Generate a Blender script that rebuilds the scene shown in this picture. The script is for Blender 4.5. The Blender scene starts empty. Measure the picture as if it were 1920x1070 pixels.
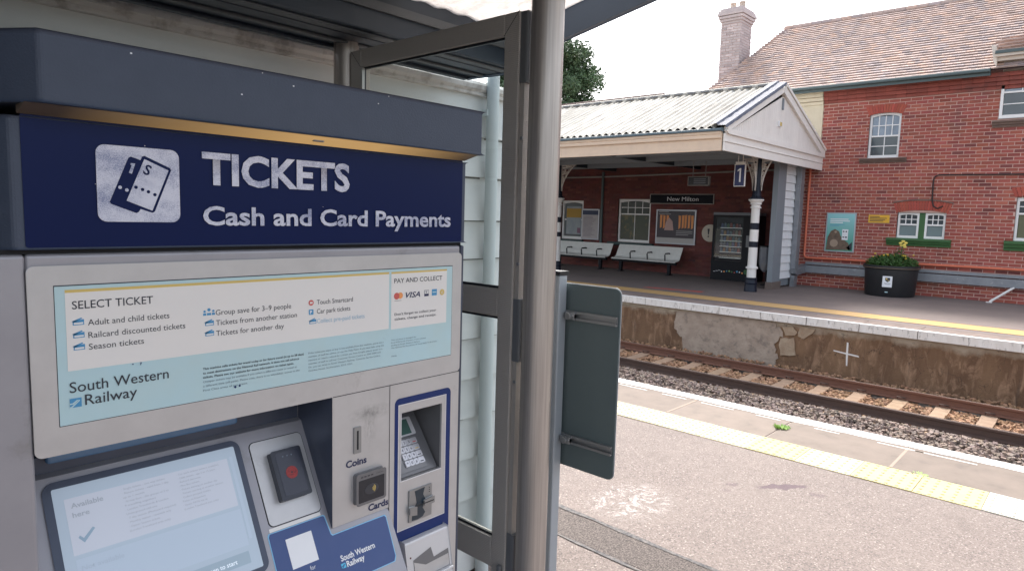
import bpy, bmesh, math, random
import numpy as np
from mathutils import Vector, Matrix
random.seed(7); rng = np.random.default_rng(7)
R = math.radians
sc = bpy.context.scene
C = sc.collection

# ------------------------------------------------------------------ camera
H = 1.84
cam_data = bpy.data.cameras.new('camera')
cam = bpy.data.objects.new('camera', cam_data); C.objects.link(cam)
cam_data.sensor_width = 36.0
cam_data.lens = 23.42
cam_data.clip_start = 0.02; cam_data.clip_end = 900
r_ = Vector((0.67188309, -0.74011785, 0.02826113)); u_ = Vector((0.05980279, 0.09224251, 0.99393911)); f_ = Vector((0.73823895, 0.66612078, -0.10623729))
M = Matrix((r_, u_, -f_)).transposed().to_4x4(); M.translation = (0, 0, H)
cam.matrix_world = M
sc.camera = cam

# ------------------------------------------------------------------ world and sun: bright, thinly overcast, sun high beyond the station roof
SUN_AZ = R(52)      # from +Y toward +X
SUN_EL = R(50)
world = bpy.data.worlds.new('World'); sc.world = world; world.use_nodes = True
wn = world.node_tree; wn.nodes.clear()
out = wn.nodes.new('ShaderNodeOutputWorld'); bg = wn.nodes.new('ShaderNodeBackground')
sky = wn.nodes.new('ShaderNodeTexSky'); sky.sky_type = 'NISHITA'; sky.sun_disc = False
sky.sun_elevation = SUN_EL; sky.sun_rotation = SUN_AZ; sky.dust_density = 4.0; sky.air_density = 1.0; sky.ozone_density = 1.0
hs = wn.nodes.new('ShaderNodeHueSaturation'); hs.inputs['Saturation'].default_value = 0.40; hs.inputs['Value'].default_value = 1.0
bg.inputs['Strength'].default_value = 0.15
wn.links.new(sky.outputs[0], hs.inputs['Color']); wn.links.new(hs.outputs[0], bg.inputs[0]); wn.links.new(bg.outputs[0], out.inputs[0])
sun_d = bpy.data.lights.new('sun', 'SUN'); sun_d.energy = 1.5; sun_d.angle = R(12); sun_d.color = (1.0, 0.95, 0.88)
sun = bpy.data.objects.new('sun', sun_d); C.objects.link(sun)
sd = Vector((math.sin(SUN_AZ) * math.cos(SUN_EL), math.cos(SUN_AZ) * math.cos(SUN_EL), math.sin(SUN_EL)))
sun.rotation_euler = (-sd).to_track_quat('-Z', 'Y').to_euler()
vs = sc.view_settings
sc.display_settings.display_device = 'sRGB'
vs.view_transform = 'Standard'; vs.look = 'None'; vs.exposure = 1.64; vs.gamma = 1.0; vs.use_curve_mapping = False
sc.render.engine = 'CYCLES'
sc.cycles.use_denoising = True
sc.cycles.max_bounces = 8; sc.cycles.transparent_max_bounces = 12
sc.cycles.sample_clamp_indirect = 6.0

# ------------------------------------------------------------------ materials
def new_mat(name):
    m = bpy.data.materials.new(name); m.use_nodes = True
    nt = m.node_tree; b = nt.nodes['Principled BSDF']
    return m, nt, b
def N(nt, t, **k):
    n = nt.nodes.new(t)
    for a, v in k.items():
        if a in n.inputs.keys(): n.inputs[a].default_value = v
        else: setattr(n, a, v)
    return n
def rgba(c): return (c[0], c[1], c[2], 1.0)
def coords(nt, scale=(1, 1, 1)):
    tc = N(nt, 'ShaderNodeTexCoord'); mp = N(nt, 'ShaderNodeMapping'); mp.inputs['Scale'].default_value = scale
    nt.links.new(tc.outputs['Object'], mp.inputs['Vector']); return mp.outputs[0]
def mixc(nt, fac, a, b, blend='MIX'):
    m = nt.nodes.new('ShaderNodeMix'); m.data_type = 'RGBA'; m.blend_type = blend
    def put(sock, v):
        if hasattr(v, 'links') or isinstance(v, bpy.types.NodeSocket): nt.links.new(v, sock)
        elif isinstance(v, (int, float)): sock.default_value = v
        else: sock.default_value = rgba(v)
    put(m.inputs[0], fac); put(m.inputs[6], a); put(m.inputs[7], b)
    return m.outputs[2]
def ramp(nt, fac, lo, hi, a=0.0, b=1.0):
    mr = N(nt, 'ShaderNodeMapRange'); mr.inputs['From Min'].default_value = lo; mr.inputs['From Max'].default_value = hi
    mr.inputs['To Min'].default_value = a; mr.inputs['To Max'].default_value = b
    nt.links.new(fac, mr.inputs['Value']); return mr.outputs[0]
def noise(nt, vec, scale, detail=4, rough=0.6, dist=0.0):
    n = N(nt, 'ShaderNodeTexNoise'); n.inputs['Scale'].default_value = scale; n.inputs['Detail'].default_value = detail
    n.inputs['Roughness'].default_value = rough; n.inputs['Distortion'].default_value = dist
    nt.links.new(vec, n.inputs['Vector']); return n.outputs['Fac']
def bump(nt, b, h, strength=0.3, dist=0.01):
    bp = N(nt, 'ShaderNodeBump'); bp.inputs['Strength'].default_value = strength; bp.inputs['Distance'].default_value = dist
    nt.links.new(h, bp.inputs['Height']); nt.links.new(bp.outputs[0], b.inputs['Normal'])
MATS = {}
TINTED = set()
def pm(name, col, col2=None, scale=6.0, lo=0.35, hi=0.7, rough=0.6, metal=0.0, bstr=0.0, bscale=80.0, bdist=0.002, spec=0.5, stretch=(1, 1, 1), tint=False, dirt=None, dscale=3.0, dlo=0.55, dhi=0.75, coat=0.0):
    """painted / plain surface: base colour, a second tone by noise, optional dirt, fine relief, per-piece tint attribute"""
    if name in MATS: return MATS[name]
    m, nt, b = new_mat(name)
    v = coords(nt, stretch)
    c = rgba(col)
    sock = None
    if col2 is not None:
        sock = mixc(nt, ramp(nt, noise(nt, v, scale), lo, hi), col, col2)
    if dirt is not None:
        sock = mixc(nt, ramp(nt, noise(nt, v, dscale, 6, 0.7), dlo, dhi), sock if sock is not None else col, dirt)
    if tint:
        TINTED.add(name)
        at = N(nt, 'ShaderNodeAttribute'); at.attribute_name = 'tint'
        sock = mixc(nt, 1.0, sock if sock is not None else col, at.outputs['Color'], 'MULTIPLY')
    if sock is not None: nt.links.new(sock, b.inputs['Base Color'])
    else: b.inputs['Base Color'].default_value = c
    b.inputs['Roughness'].default_value = rough; b.inputs['Metallic'].default_value = metal
    b.inputs['Specular IOR Level'].default_value = spec
    if coat: b.inputs['Coat Weight'].default_value = coat; b.inputs['Coat Roughness'].default_value = 0.15
    if bstr: bump(nt, b, noise(nt, v, bscale, 3), bstr, bdist)
    MATS[name] = m; return m
def em(name, col, strength):
    if name in MATS: return MATS[name]
    m, nt, b = new_mat(name)
    b.inputs['Base Color'].default_value = rgba(col); b.inputs['Emission Color'].default_value = rgba(col)
    b.inputs['Emission Strength'].default_value = strength; b.inputs['Roughness'].default_value = 0.15
    MATS[name] = m; return m
def glass(name, tint, amount=0.12):
    m = bpy.data.materials.new(name); m.use_nodes = True; nt = m.node_tree; nt.nodes.clear()
    o = N(nt, 'ShaderNodeOutputMaterial'); t = N(nt, 'ShaderNodeBsdfTransparent'); g = N(nt, 'ShaderNodeBsdfGlossy'); mx = N(nt, 'ShaderNodeMixShader')
    t.inputs[0].default_value = rgba(tint); g.inputs['Roughness'].default_value = 0.02
    lw = N(nt, 'ShaderNodeLayerWeight'); pw_ = N(nt, 'ShaderNodeMath', operation='POWER'); nt.links.new(lw.outputs['Facing'], pw_.inputs[0]); pw_.inputs[1].default_value = 4.5
    fr = N(nt, 'ShaderNodeMath', operation='MULTIPLY_ADD'); nt.links.new(pw_.outputs[0], fr.inputs[0]); fr.inputs[1].default_value = 0.9; fr.inputs[2].default_value = 0.045
    nt.links.new(fr.outputs[0], mx.inputs[0]); nt.links.new(t.outputs[0], mx.inputs[1]); nt.links.new(g.outputs[0], mx.inputs[2]); nt.links.new(mx.outputs[0], o.inputs[0])
    MATS[name] = m; return m

silver = pm('silver_paint', (0.34, 0.335, 0.365), (0.30, 0.295, 0.325), 9, rough=0.42, metal=0.35, bstr=0.10, bscale=420, bdist=0.0006, dirt=(0.22, 0.215, 0.21), dscale=7, dlo=0.60, dhi=0.80)
silver_b = pm('silver_plate', (0.53, 0.525, 0.53), (0.48, 0.475, 0.48), 14, rough=0.36, metal=0.4, bstr=0.12, bscale=300, bdist=0.0005, dirt=(0.30, 0.29, 0.29), dscale=9, dlo=0.62, dhi=0.85)
silver_l = pm('light_silver', (0.60, 0.60, 0.62), rough=0.4, metal=0.3, bstr=0.05, bscale=300, bdist=0.0005)
slate = pm('slate_textured_paint', (0.048, 0.064, 0.102), (0.042, 0.057, 0.092), 20, rough=0.55, bstr=0.5, bscale=260, bdist=0.0012)
slate_s = pm('slate_smooth', (0.060, 0.075, 0.115), (0.05, 0.06, 0.09), 12, rough=0.40, metal=0.2)
blue_trim = pm('machine_blue', (0.012, 0.030, 0.130), rough=0.35, spec=0.25)
navy = pm('header_navy', (0.002, 0.009, 0.062), rough=0.32, spec=0.16)
black_p = pm('black_plastic', (0.012, 0.014, 0.020), rough=0.35)
dark_gap = pm('dark_gap', (0.008, 0.009, 0.012), rough=0.8)
ink = pm('dark_ink', (0.030, 0.035, 0.048), rough=0.6)
ink_navy = pm('navy_ink', (0.010, 0.018, 0.075), rough=0.5)
ink_grey = pm('grey_ink', (0.16, 0.20, 0.25), rough=0.6)
pale_blue = pm('pale_blue_print', (0.43, 0.62, 0.68), (0.45, 0.60, 0.62), 8, rough=0.30, coat=0.3, dirt=(0.36, 0.48, 0.50), dscale=12, dlo=0.62, dhi=0.8)
cream_print = pm('cream_print', (0.74, 0.72, 0.70), (0.72, 0.71, 0.70), 10, rough=0.30, coat=0.3)
yellow_print = pm('yellow_print', (0.62, 0.46, 0.14), rough=0.4)
blue_ink = pm('blue_ink', (0.06, 0.27, 0.50), rough=0.5)
blue_ink_l = pm('faded_blue_ink', (0.30, 0.48, 0.62), rough=0.5)
red_ink = pm('red_ink', (0.55, 0.10, 0.09), rough=0.5)
orange_ink = pm('orange_ink', (0.75, 0.30, 0.10), rough=0.5)
white_ink = pm('white_ink', (0.80, 0.81, 0.84), rough=0.5)
cyan_ink = pm('cyan_ink', (0.10, 0.50, 0.75), rough=0.5)
sky_line = pm('light_blue_line', (0.22, 0.50, 0.75), rough=0.4)
steel = pm('brushed_steel', (0.50, 0.46, 0.43), (0.36, 0.325, 0.30), 5, rough=0.36, metal=0.6, stretch=(30, 30, 0.6), bstr=0.06, bscale=20, bdist=0.0006)  # brush grain whose two tones also imitate vertical streak reflections
frame_m, nt, b = new_mat('dimpled_steel_frame')
v = coords(nt)
vo = N(nt, 'ShaderNodeTexVoronoi'); vo.inputs['Scale'].default_value = 190; vo.inputs['Randomness'].default_value = 0.15; nt.links.new(v, vo.inputs['Vector'])
b.inputs['Base Color'].default_value = (0.46, 0.425, 0.39, 1); b.inputs['Metallic'].default_value = 0.2; b.inputs['Roughness'].default_value = 0.45
bump(nt, b, vo.outputs['Distance'], 0.55, 0.003)
alu = pm('hinge_aluminium', (0.30, 0.31, 0.32), rough=0.4, metal=0.7)
pane_m = glass('screen_glass', (0.94, 0.98, 0.98))
sign_back = pm('sign_back_grey_green', (0.095, 0.125, 0.130), (0.085, 0.115, 0.122), 5, rough=0.55)
post_grey = pm('post_grey', (0.36, 0.40, 0.44), rough=0.45, metal=0.3)
roof_navy = pm('shelter_navy', (0.018, 0.028, 0.045), (0.024, 0.034, 0.050), 6, rough=0.42)
fascia_blue = pm('shelter_fascia_blue', (0.060, 0.090, 0.140), rough=0.45)
roof_grey = pm('shelter_grey_rib', (0.085, 0.092, 0.10), rough=0.5)
# worn white print on the header (white film rubbed through to the navy below)
worn, nt, b = new_mat('worn_white_print')
v = coords(nt, (1, 1, 1.6))
n1 = noise(nt, v, 650, 2, 0.8); n2 = noise(nt, v, 14, 3, 0.6)
ad = N(nt, 'ShaderNodeMath', operation='ADD'); nt.links.new(n1, ad.inputs[0]); nt.links.new(n2, ad.inputs[1])
nt.links.new(mixc(nt, ramp(nt, ad.outputs[0], 0.92, 1.22), (0.62, 0.64, 0.74), (0.20, 0.23, 0.38)), b.inputs['Base Color']); b.inputs['Roughness'].default_value = 0.45
# translucent roof sheet of the shelter
poly, nt, b = new_mat('cloudy_roof_sheet')
v = coords(nt); cs = mixc(nt, ramp(nt, noise(nt, v, 9, 8, 0.75, 1.2), 0.42, 0.68), (0.86, 0.82, 0.78), (0.55, 0.50, 0.46))
nt.links.new(cs, b.inputs['Base Color']); b.inputs['Roughness'].default_value = 0.6
tr = N(nt, 'ShaderNodeBsdfTranslucent'); nt.links.new(cs, tr.inputs[0]); mx = N(nt, 'ShaderNodeMixShader'); mx.inputs[0].default_value = 0.32
nt.links.new(b.outputs[0], mx.inputs[1]); nt.links.new(tr.outputs[0], mx.inputs[2]); nt.links.new(mx.outputs[0], nt.nodes['Material Output'].inputs[0])
# painted weatherboards
board_m = pm('pale_weatherboard_paint', (0.70, 0.715, 0.70), (0.64, 0.66, 0.65), 3, rough=0.55, bstr=0.35, bscale=14, bdist=0.003, stretch=(1, 1, 4), dirt=(0.36, 0.39, 0.37), dscale=11, dlo=0.66, dhi=0.80)
bead_m = pm('flaking_bead_paint', (0.62, 0.60, 0.57), (0.40, 0.37, 0.34), 16, lo=0.5, hi=0.66, rough=0.7, bstr=0.8, bscale=40, bdist=0.004)
conduit_m = pm('pale_conduit', (0.56, 0.62, 0.62), rough=0.5)

# ------------------------------------------------------------------ object helpers
class MB:
    def __init__(s): s.v = []; s.f = []; s.t = []; s.cur = (1, 1, 1)
    def tint(s, t): s.cur = t if isinstance(t, tuple) else (t, t, t)
    def add(s, vs, fs):
        o = len(s.v); s.v += [tuple(p) for p in vs]
        for q in fs: s.f.append(tuple(o + i for i in q)); s.t.append(s.cur)
        return s
    def box(s, x0, x1, y0, y1, z0, z1):
        v = [(x0, y0, z0), (x1, y0, z0), (x1, y1, z0), (x0, y1, z0), (x0, y0, z1), (x1, y0, z1), (x1, y1, z1), (x0, y1, z1)]
        return s.add(v, [(3, 2, 1, 0), (4, 5, 6, 7), (0, 1, 5, 4), (1, 2, 6, 5), (2, 3, 7, 6), (3, 0, 4, 7)])
    def prism(s, pts, axis, a0, a1):
        """pts 2-D outline; axis 'x': (y,z), 'y': (x,z), 'z': (x,y)"""
        def P(p, a): return (a, p[0], p[1]) if axis == 'x' else ((p[0], a, p[1]) if axis == 'y' else (p[0], p[1], a))
        n = len(pts); v = [P(p, a0) for p in pts] + [P(p, a1) for p in pts]
        f = [tuple(range(n)), tuple(range(2 * n - 1, n - 1, -1))] + [(i, (i + 1) % n, n + (i + 1) % n, n + i) for i in range(n)]
        return s.add(v, f)
    def tube(s, path, r, seg=10, cap=True):
        path = [Vector(p) for p in path]; rings = []
        rr = r if isinstance(r, (list, tuple)) else [r] * len(path)
        prev = None
        for i, p in enumerate(path):
            d = (path[min(i + 1, len(path) - 1)] - path[max(i - 1, 0)]).normalized()
            a = prev if prev is not None and abs(prev.dot(d)) < 0.9 else (Vector((0, 0, 1)) if abs(d.z) < 0.9 else Vector((1, 0, 0)))
            e1 = (a - d * a.dot(d)).normalized(); e2 = d.cross(e1); prev = e1
            rings.append([p + (e1 * math.cos(2 * math.pi * k / seg) + e2 * math.sin(2 * math.pi * k / seg)) * rr[i] for k in range(seg)])
        v = [q for g in rings for q in g]; f = []
        for i in range(len(path) - 1):
            for k in range(seg):
                a = i * seg + k; b2 = i * seg + (k + 1) % seg
                f.append((a, b2, b2 + seg, a + seg))
        if cap: f.append(tuple(range(seg - 1, -1, -1))); f.append(tuple((len(path) - 1) * seg + k for k in range(seg)))
        return s.add(v, f)
    def lathe(s, prof, cx, cy, seg=20):
        """prof: list of (radius, z)"""
        v = []; f = []
        for (r, z) in prof:
            for k in range(seg): v.append((cx + r * math.cos(2 * math.pi * k / seg), cy + r * math.sin(2 * math.pi * k / seg), z))
        for i in range(len(prof) - 1):
            for k in range(seg):
                a = i * seg + k; b2 = i * seg + (k + 1) % seg; f.append((a, b2, b2 + seg, a + seg))
        f.append(tuple(range(seg - 1, -1, -1))); f.append(tuple((len(prof) - 1) * seg + k for k in range(seg)))
        return s.add(v, f)
    def on(s, fr, fn):
        """run fn on a fresh MB in local (u,v,w) coordinates and map it by frame fr"""
        m = MB(); m.cur = s.cur; fn(m); s.add([fr @ Vector(p) for p in m.v], m.f); s.t[-len(m.f):] = m.t; return s
    def mesh(s, name, m, smooth=False):
        me = bpy.data.meshes.new(name); me.from_pydata(s.v, [], s.f)
        if m is not None: me.materials.append(m)
        if any(t != (1, 1, 1) for t in s.t) or (m is not None and m.name in TINTED):
            ca = me.color_attributes.new('tint', 'FLOAT_COLOR', 'CORNER')
            arr = np.ones((len(me.loops), 4), np.float32)
            cnt = np.array([len(q) for q in s.f]); arr[:, :3] = np.repeat(np.array(s.t, np.float32), cnt, axis=0)
            ca.data.foreach_set('color', arr.ravel())
        if smooth:
            me.shade_smooth()
        me.validate(); me.update(); return me
    def build(s, name, m, parent=None, smooth=False, bevel=0.0, seg=2):
        return link(name, s.mesh(name, m, smooth), parent, bevel, seg, smooth)
def link(name, me, parent=None, bevel=0.0, seg=2, smooth=False):
    o = bpy.data.objects.new(name, me); C.objects.link(o)
    if parent is not None:
        o.parent = parent; o.matrix_parent_inverse = wm(parent).inverted()
    if bevel:
        bv = o.modifiers.new('bevel', 'BEVEL'); bv.width = bevel; bv.segments = seg; bv.limit_method = 'ANGLE'; bv.angle_limit = R(35)
    if smooth:
        try:
            me.set_sharp_from_angle(angle=R(40))
        except Exception: pass
    return o
WM = {}
def wm(o):
    """world matrix worked out by hand, as nothing is evaluated yet"""
    b = Matrix.LocRotScale(o.location, o.rotation_euler, o.scale)
    if o.parent is None: return b
    return wm(o.parent) @ o.matrix_parent_inverse @ b
def tag(o, label=None, cat=None, group=None, kind=None):
    if label: o['label'] = label
    if cat: o['category'] = cat
    if group: o['group'] = group
    if kind: o['kind'] = kind
    return o
def thing(name, label, cat, loc=(0, 0, 0), group=None):
    o = bpy.data.objects.new(name, None); C.objects.link(o); o.location = loc; o.empty_display_size = 0.1
    return tag(o, label, cat, group)
def copy_tree(o, off, parent=None):
    c = o.copy(); C.objects.link(c)
    if parent is not None:
        mpi = o.matrix_parent_inverse.copy(); c.parent = parent; c.matrix_parent_inverse = mpi
    else: c.location = o.location + Vector(off)
    for ch in list(o.children): copy_tree(ch, off, c)
    return c
def rrect(x0, x1, z0, z1, r, n=5):
    pts = []
    for cx, cz, a in ((x1 - r, z0 + r, -90), (x1 - r, z1 - r, 0), (x0 + r, z1 - r, 90), (x0 + r, z0 + r, 180)):
        for k in range(n + 1):
            t = R(a + 90 * k / n); pts.append((cx + r * math.cos(t), cz + r * math.sin(t)))
    return pts
def disc(cx, cz, r, n=18): return [(cx + r * math.cos(2 * math.pi * k / n), cz + r * math.sin(2 * math.pi * k / n)) for k in range(n)]
def frame(O, U, V):
    U = Vector(U).normalized(); V = Vector(V).normalized(); W = U.cross(V)
    m = Matrix((U, V, W)).transposed().to_4x4(); m.translation = Vector(O); return m
def flat(name, polys, fr, w, m, parent, thick=0.0003):
    """thin printed sheet(s): outlines in the (u,v) plane of frame fr, lying w above it"""
    mb = MB()
    for pts in polys:
        mb.on(fr, lambda q, pts=pts: q.prism(pts, 'z', w - thick, w))
    return mb.build(name, m, parent)
def text(body, fr, u0, v0, h, m, parent, width=None, w=0.001, name='lettering', bold=0.0, shear=0.0, align='LEFT', line=1.0, capstr=None):
    """lettering whose capitals are h high, baseline of the first line at v0, starting at u0, squeezed to `width`"""
    cu = bpy.data.curves.new(name, 'FONT'); cu.body = body; cu.size = 1.0; cu.offset = bold; cu.shear = shear; cu.space_line = line; cu.align_x = align
    cu.resolution_u = 3
    t = bpy.data.objects.new('tmp', cu); C.objects.link(t)
    dg = bpy.context.evaluated_depsgraph_get(); dg.update()
    me = bpy.data.meshes.new_from_object(t.evaluated_get(dg)); bpy.data.objects.remove(t); bpy.data.curves.remove(cu)
    xs = np.empty(len(me.vertices) * 3); me.vertices.foreach_get('co', xs); xs = xs.reshape(-1, 3)
    cap = 0.729
    sy = h / cap; wd = xs[:, 0].max() - xs[:, 0].min()
    sx = width / wd if width else sy
    x0 = xs[:, 0].min() if align == 'LEFT' else 0
    L = np.column_stack([(xs[:, 0] - x0) * sx + u0, xs[:, 1] * sy + v0, np.full(len(xs), w)])
    A = np.array(fr); Wc = L @ A[:3, :3].T + A[:3, 3]
    me.vertices.foreach_set('co', Wc.ravel()); me.materials.clear(); me.materials.append(m); me.update()
    return link(name, me, parent)

# ================================================================== NEAR PLATFORM (setting)
NE, FE = 6.41, 13.43            # near and far platform edges (x)
gm = pm('earth', (0.09, 0.08, 0.065), (0.06, 0.07, 0.04), 0.6, rough=0.95)
tag(MB().box(-200, 300, -120, 400, -1.6, -1.34).build('ground', gm), kind='structure')

asph, nt, b = new_mat('pinkish_asphalt')
v = coords(nt)
vo = N(nt, 'ShaderNodeTexVoronoi'); vo.inputs['Scale'].default_value = 130; nt.links.new(v, vo.inputs['Vector'])
sep = N(nt, 'ShaderNodeSeparateColor'); nt.links.new(vo.outputs['Color'], sep.inputs[0])
fine = noise(nt, v, 300, 4, 0.7)
big = noise(nt, v, 1.3, 5, 0.6)
c1 = mixc(nt, ramp(nt, sep.outputs[0], 0.0, 1.0), (0.105, 0.083, 0.074), (0.205, 0.165, 0.148))
c1 = mixc(nt, ramp(nt, sep.outputs[1], 0.92, 1.0, 0, .7), c1, (0.42, 0.37, 0.33))
c1 = mixc(nt, ramp(nt, sep.outputs[2], 0.90, 1.0, 0, 0.8), c1, (0.05, 0.045, 0.045))
c1 = mixc(nt, ramp(nt, big, 0.35, 0.7), c1, mixc(nt, 0.30, c1, (0.24, 0.20, 0.175)))
c1 = mixc(nt, ramp(nt, noise(nt, v, 2.6, 5, .7), .56, .70, 0, .35), c1, (0.09, 0.07, 0.062))
gum = N(nt, 'ShaderNodeTexVoronoi'); gum.inputs['Scale'].default_value = 2.3; nt.links.new(v, gum.inputs['Vector'])
c1 = mixc(nt, ramp(nt, gum.outputs['Distance'], .035, .02, 0, .5), c1, (0.06, 0.052, 0.05))
# shaped stains: pale dried splash and a dark streak
xyz = N(nt, 'ShaderNodeSeparateXYZ'); nt.links.new(v, xyz.inputs[0])
def blob(cx, cy, rx, ry):
    ex = N(nt, 'ShaderNodeMath', operation='MULTIPLY_ADD'); nt.links.new(xyz.outputs[0], ex.inputs[0]); ex.inputs[1].default_value = 1 / rx; ex.inputs[2].default_value = -cx / rx
    ey = N(nt, 'ShaderNodeMath', operation='MULTIPLY_ADD'); nt.links.new(xyz.outputs[1], ey.inputs[0]); ey.inputs[1].default_value = 1 / ry; ey.inputs[2].default_value = -cy / ry
    cb = N(nt, 'ShaderNodeCombineXYZ'); nt.links.new(ex.outputs[0], cb.inputs[0]); nt.links.new(ey.outputs[0], cb.inputs[1])
    ln = N(nt, 'ShaderNodeVectorMath', operation='LENGTH'); nt.links.new(cb.outputs[0], ln.inputs[0]); return ln.outputs['Value']
def mul(a, b2):
    q = N(nt, 'ShaderNodeMath', operation='MULTIPLY'); nt.links.new(a, q.inputs[0])
    if isinstance(b2, float): q.inputs[1].default_value = b2
    else: nt.links.new(b2, q.inputs[1])
    return q.outputs[0]
splash = mul(ramp(nt, blob(3.66, 2.20, 0.36, 0.30), 1.0, 0.55), ramp(nt, noise(nt, v, 8, 7, 0.8, 3.2), 0.51, 0.60))
c1 = mixc(nt, mul(splash, 0.55), c1, (0.60, 0.57, 0.55))
for (sx_, sy_, la, lb, am) in ((4.63, 1.575, .20, .045, .8), (4.41, 1.845, .06, .03, .5), (4.28, 1.83, .05, .03, .35), (4.66, 1.35, .07, .03, .4)):
    mp = N(nt, 'ShaderNodeMapping'); mp.vector_type = 'TEXTURE'; mp.inputs['Location'].default_value = (sx_, sy_, 0); mp.inputs['Rotation'].default_value = (0, 0, R(-39.5)); mp.inputs['Scale'].default_value = (la, lb, 1)
    dn = N(nt, 'ShaderNodeVectorMath', operation='MULTIPLY_ADD'); nq = N(nt, 'ShaderNodeTexNoise'); nq.inputs['Scale'].default_value = 14; nt.links.new(v, nq.inputs['Vector'])
    nt.links.new(nq.outputs['Color'], dn.inputs[0]); dn.inputs[1].default_value = (.10, .10, 0); nt.links.new(v, dn.inputs[2]); sb_ = N(nt, 'ShaderNodeVectorMath', operation='SUBTRACT'); nt.links.new(dn.outputs[0], sb_.inputs[0]); sb_.inputs[1].default_value = (.05, .05, 0)
    nt.links.new(sb_.outputs[0], mp.inputs['Vector']); ln = N(nt, 'ShaderNodeVectorMath', operation='LENGTH'); nt.links.new(mp.outputs[0], ln.inputs[0])
    c1 = mixc(nt, ramp(nt, ln.outputs['Value'], 1.05, .75, 0, am), c1, (0.080, 0.050, 0.062))
nt.links.new(c1, b.inputs['Base Color']); b.inputs['Roughness'].default_value = 0.85
bump(nt, b, sep.outputs[0], 0.35, 0.003)
dark_asph = pm('patched_asphalt', (0.035, 0.028, 0.025), (0.20, 0.165, 0.148), 110, lo=0.38, hi=0.75, rough=0.9, bstr=0.5, bscale=240, bdist=0.003)
seal = pm('bitumen_seal', (0.030, 0.030, 0.035), (0.15, 0.135, 0.125), 45, rough=0.8)

plat = tag(MB().box(-12, NE - 0.80, -14, 45, -1.3, 0.0).build('near_platform', asph), kind='structure')
pw = pm('platform_wall_brick', (0.16, 0.10, 0.08), rough=0.9)
MB().box(NE - 0.72, NE - 0.12, -14, 45, -1.3, -0.10).build('edge_wall', pw, plat)
pt = MB(); pt.box(2.96, 3.23, -14, 45, 0.0, 0.0022); pt.build('patch_strip', dark_asph, plat)
for xs_, wob in ((2.945, 0.012), (3.245, 0.017)):
    q = MB(); n = 160; vv = []; ff = []
    for i in range(n):
        y = -4 + i * 0.1
        a = xs_ + 0.012 * math.sin(y * 3.1) + random.uniform(-.004, .004); w = wob + random.uniform(-.006, .005)
        vv += [(a - w, y, 0.0045), (a + w, y, 0.0045)]
    for i in range(n - 1): ff.append((2 * i, 2 * i + 1, 2 * i + 3, 2 * i + 2))
    q.add(vv, ff); q.build('seal_line', seal, plat)
# coping slabs along the near edge
cop_m = pm('coping_concrete', (0.195, 0.155, 0.128), (0.155, 0.124, 0.102), 5, rough=0.85, bstr=0.4, bscale=90, bdist=0.002, tint=True, dirt=(0.12, 0.10, 0.088), dscale=5, dlo=0.58, dhi=0.8)
wl_m = pm('white_edge_paint', (0.74, 0.73, 0.71), (0.62, 0.60, 0.57), 7, rough=0.7, dirt=(0.40, 0.37, 0.34), dscale=14, dlo=0.63, dhi=0.72, bstr=0.3, bscale=60)
y = 1.125 - 0.955 * 12
kk = 0
while y < 20:
    t = random.uniform(0.90, 1.06)
    q = MB(); q.tint((t, t, t)); q.box(NE - 0.80, NE, y + 0.006, y + 0.949, -0.10, 0.002 + random.uniform(0, .003))
    q.build('coping_slab', cop_m, plat, bevel=0.006)
    y += 0.955; kk += 1
jm = pm('joint_mortar', (0.40, 0.33, 0.29), rough=0.9)
q = MB(); q.box(NE - 0.795, NE - 0.01, -10, 20, -0.09, -0.004); q.build('slab_joint', jm, plat)
for yj in (3.035, 1.125): MB().box(NE - 0.79, NE - 0.17, yj - .012, yj + .010, -.004, .0052).build('slab_joint', pm('pale_joint', (0.29, 0.225, 0.18), rough=.9), plat)
q = MB(); n = 240; vv = []; ff = []
for i in range(n):
    y = -5 + i * 0.1; a = NE - 0.165 + 0.010 * math.sin(y * 2.3) + random.uniform(-.006, .006)
    vv += [(a, y, 0.0068), (NE + 0.001, y, 0.0068), (NE + 0.001, y, -0.05)]
for i in range(n - 1): ff += [(3 * i, 3 * i + 1, 3 * i + 4, 3 * i + 3), (3 * i + 1, 3 * i + 2, 3 * i + 5, 3 * i + 4)]
q.add(vv, ff); q.build('edge_line', wl_m, plat)
q = MB()
for i in range(30):
    ya = -3 + i * 0.5 + random.uniform(0, .2); q.box(NE - 0.235, NE - 0.222, ya, ya + random.uniform(.2, .45), 0.0045, 0.0062)
q.build('edge_line', wl_m, plat)
# tactile slabs, blisters modelled
tac = {}
tac_m = pm('tactile_slab', (0.50, 0.44, 0.315), (0.44, 0.38, 0.27), 6, rough=0.8, tint=True, bstr=0.2, bscale=120)
def tactile(t, name):
    q = MB(); q.tint(t); q.box(0, 0.396, 0, 0.396, -0.03, 0.006)
    for i in range(6):
        for j in range(6):
            cx, cy = 0.033 + i * 0.066, 0.033 + j * 0.066
            o = len(q.v); vs = []
            for rr, zz in ((0.0135, 0.0062), (0.009, 0.0112)):
                vs += [(cx + rr * math.cos(R(60 * k)), cy + rr * math.sin(R(60 * k)), zz) for k in range(6)]
            q.add(vs, [(k, (k + 1) % 6, 6 + (k + 1) % 6, 6 + k) for k in range(6)] + [tuple(range(6, 12))])
    return q.mesh(name, tac_m)
cream_t, yel_t, pale_t = (1.0, 0.99, 0.88), (0.99, 0.95, 0.66), (1.05, 1.12, 1.30)
meshes = {k: tactile(t, 'tactile_slab') for k, t in (('c', cream_t), ('y', yel_t), ('p', pale_t))}
y = 0.10 - 0.4 * 12; i = 0
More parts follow.
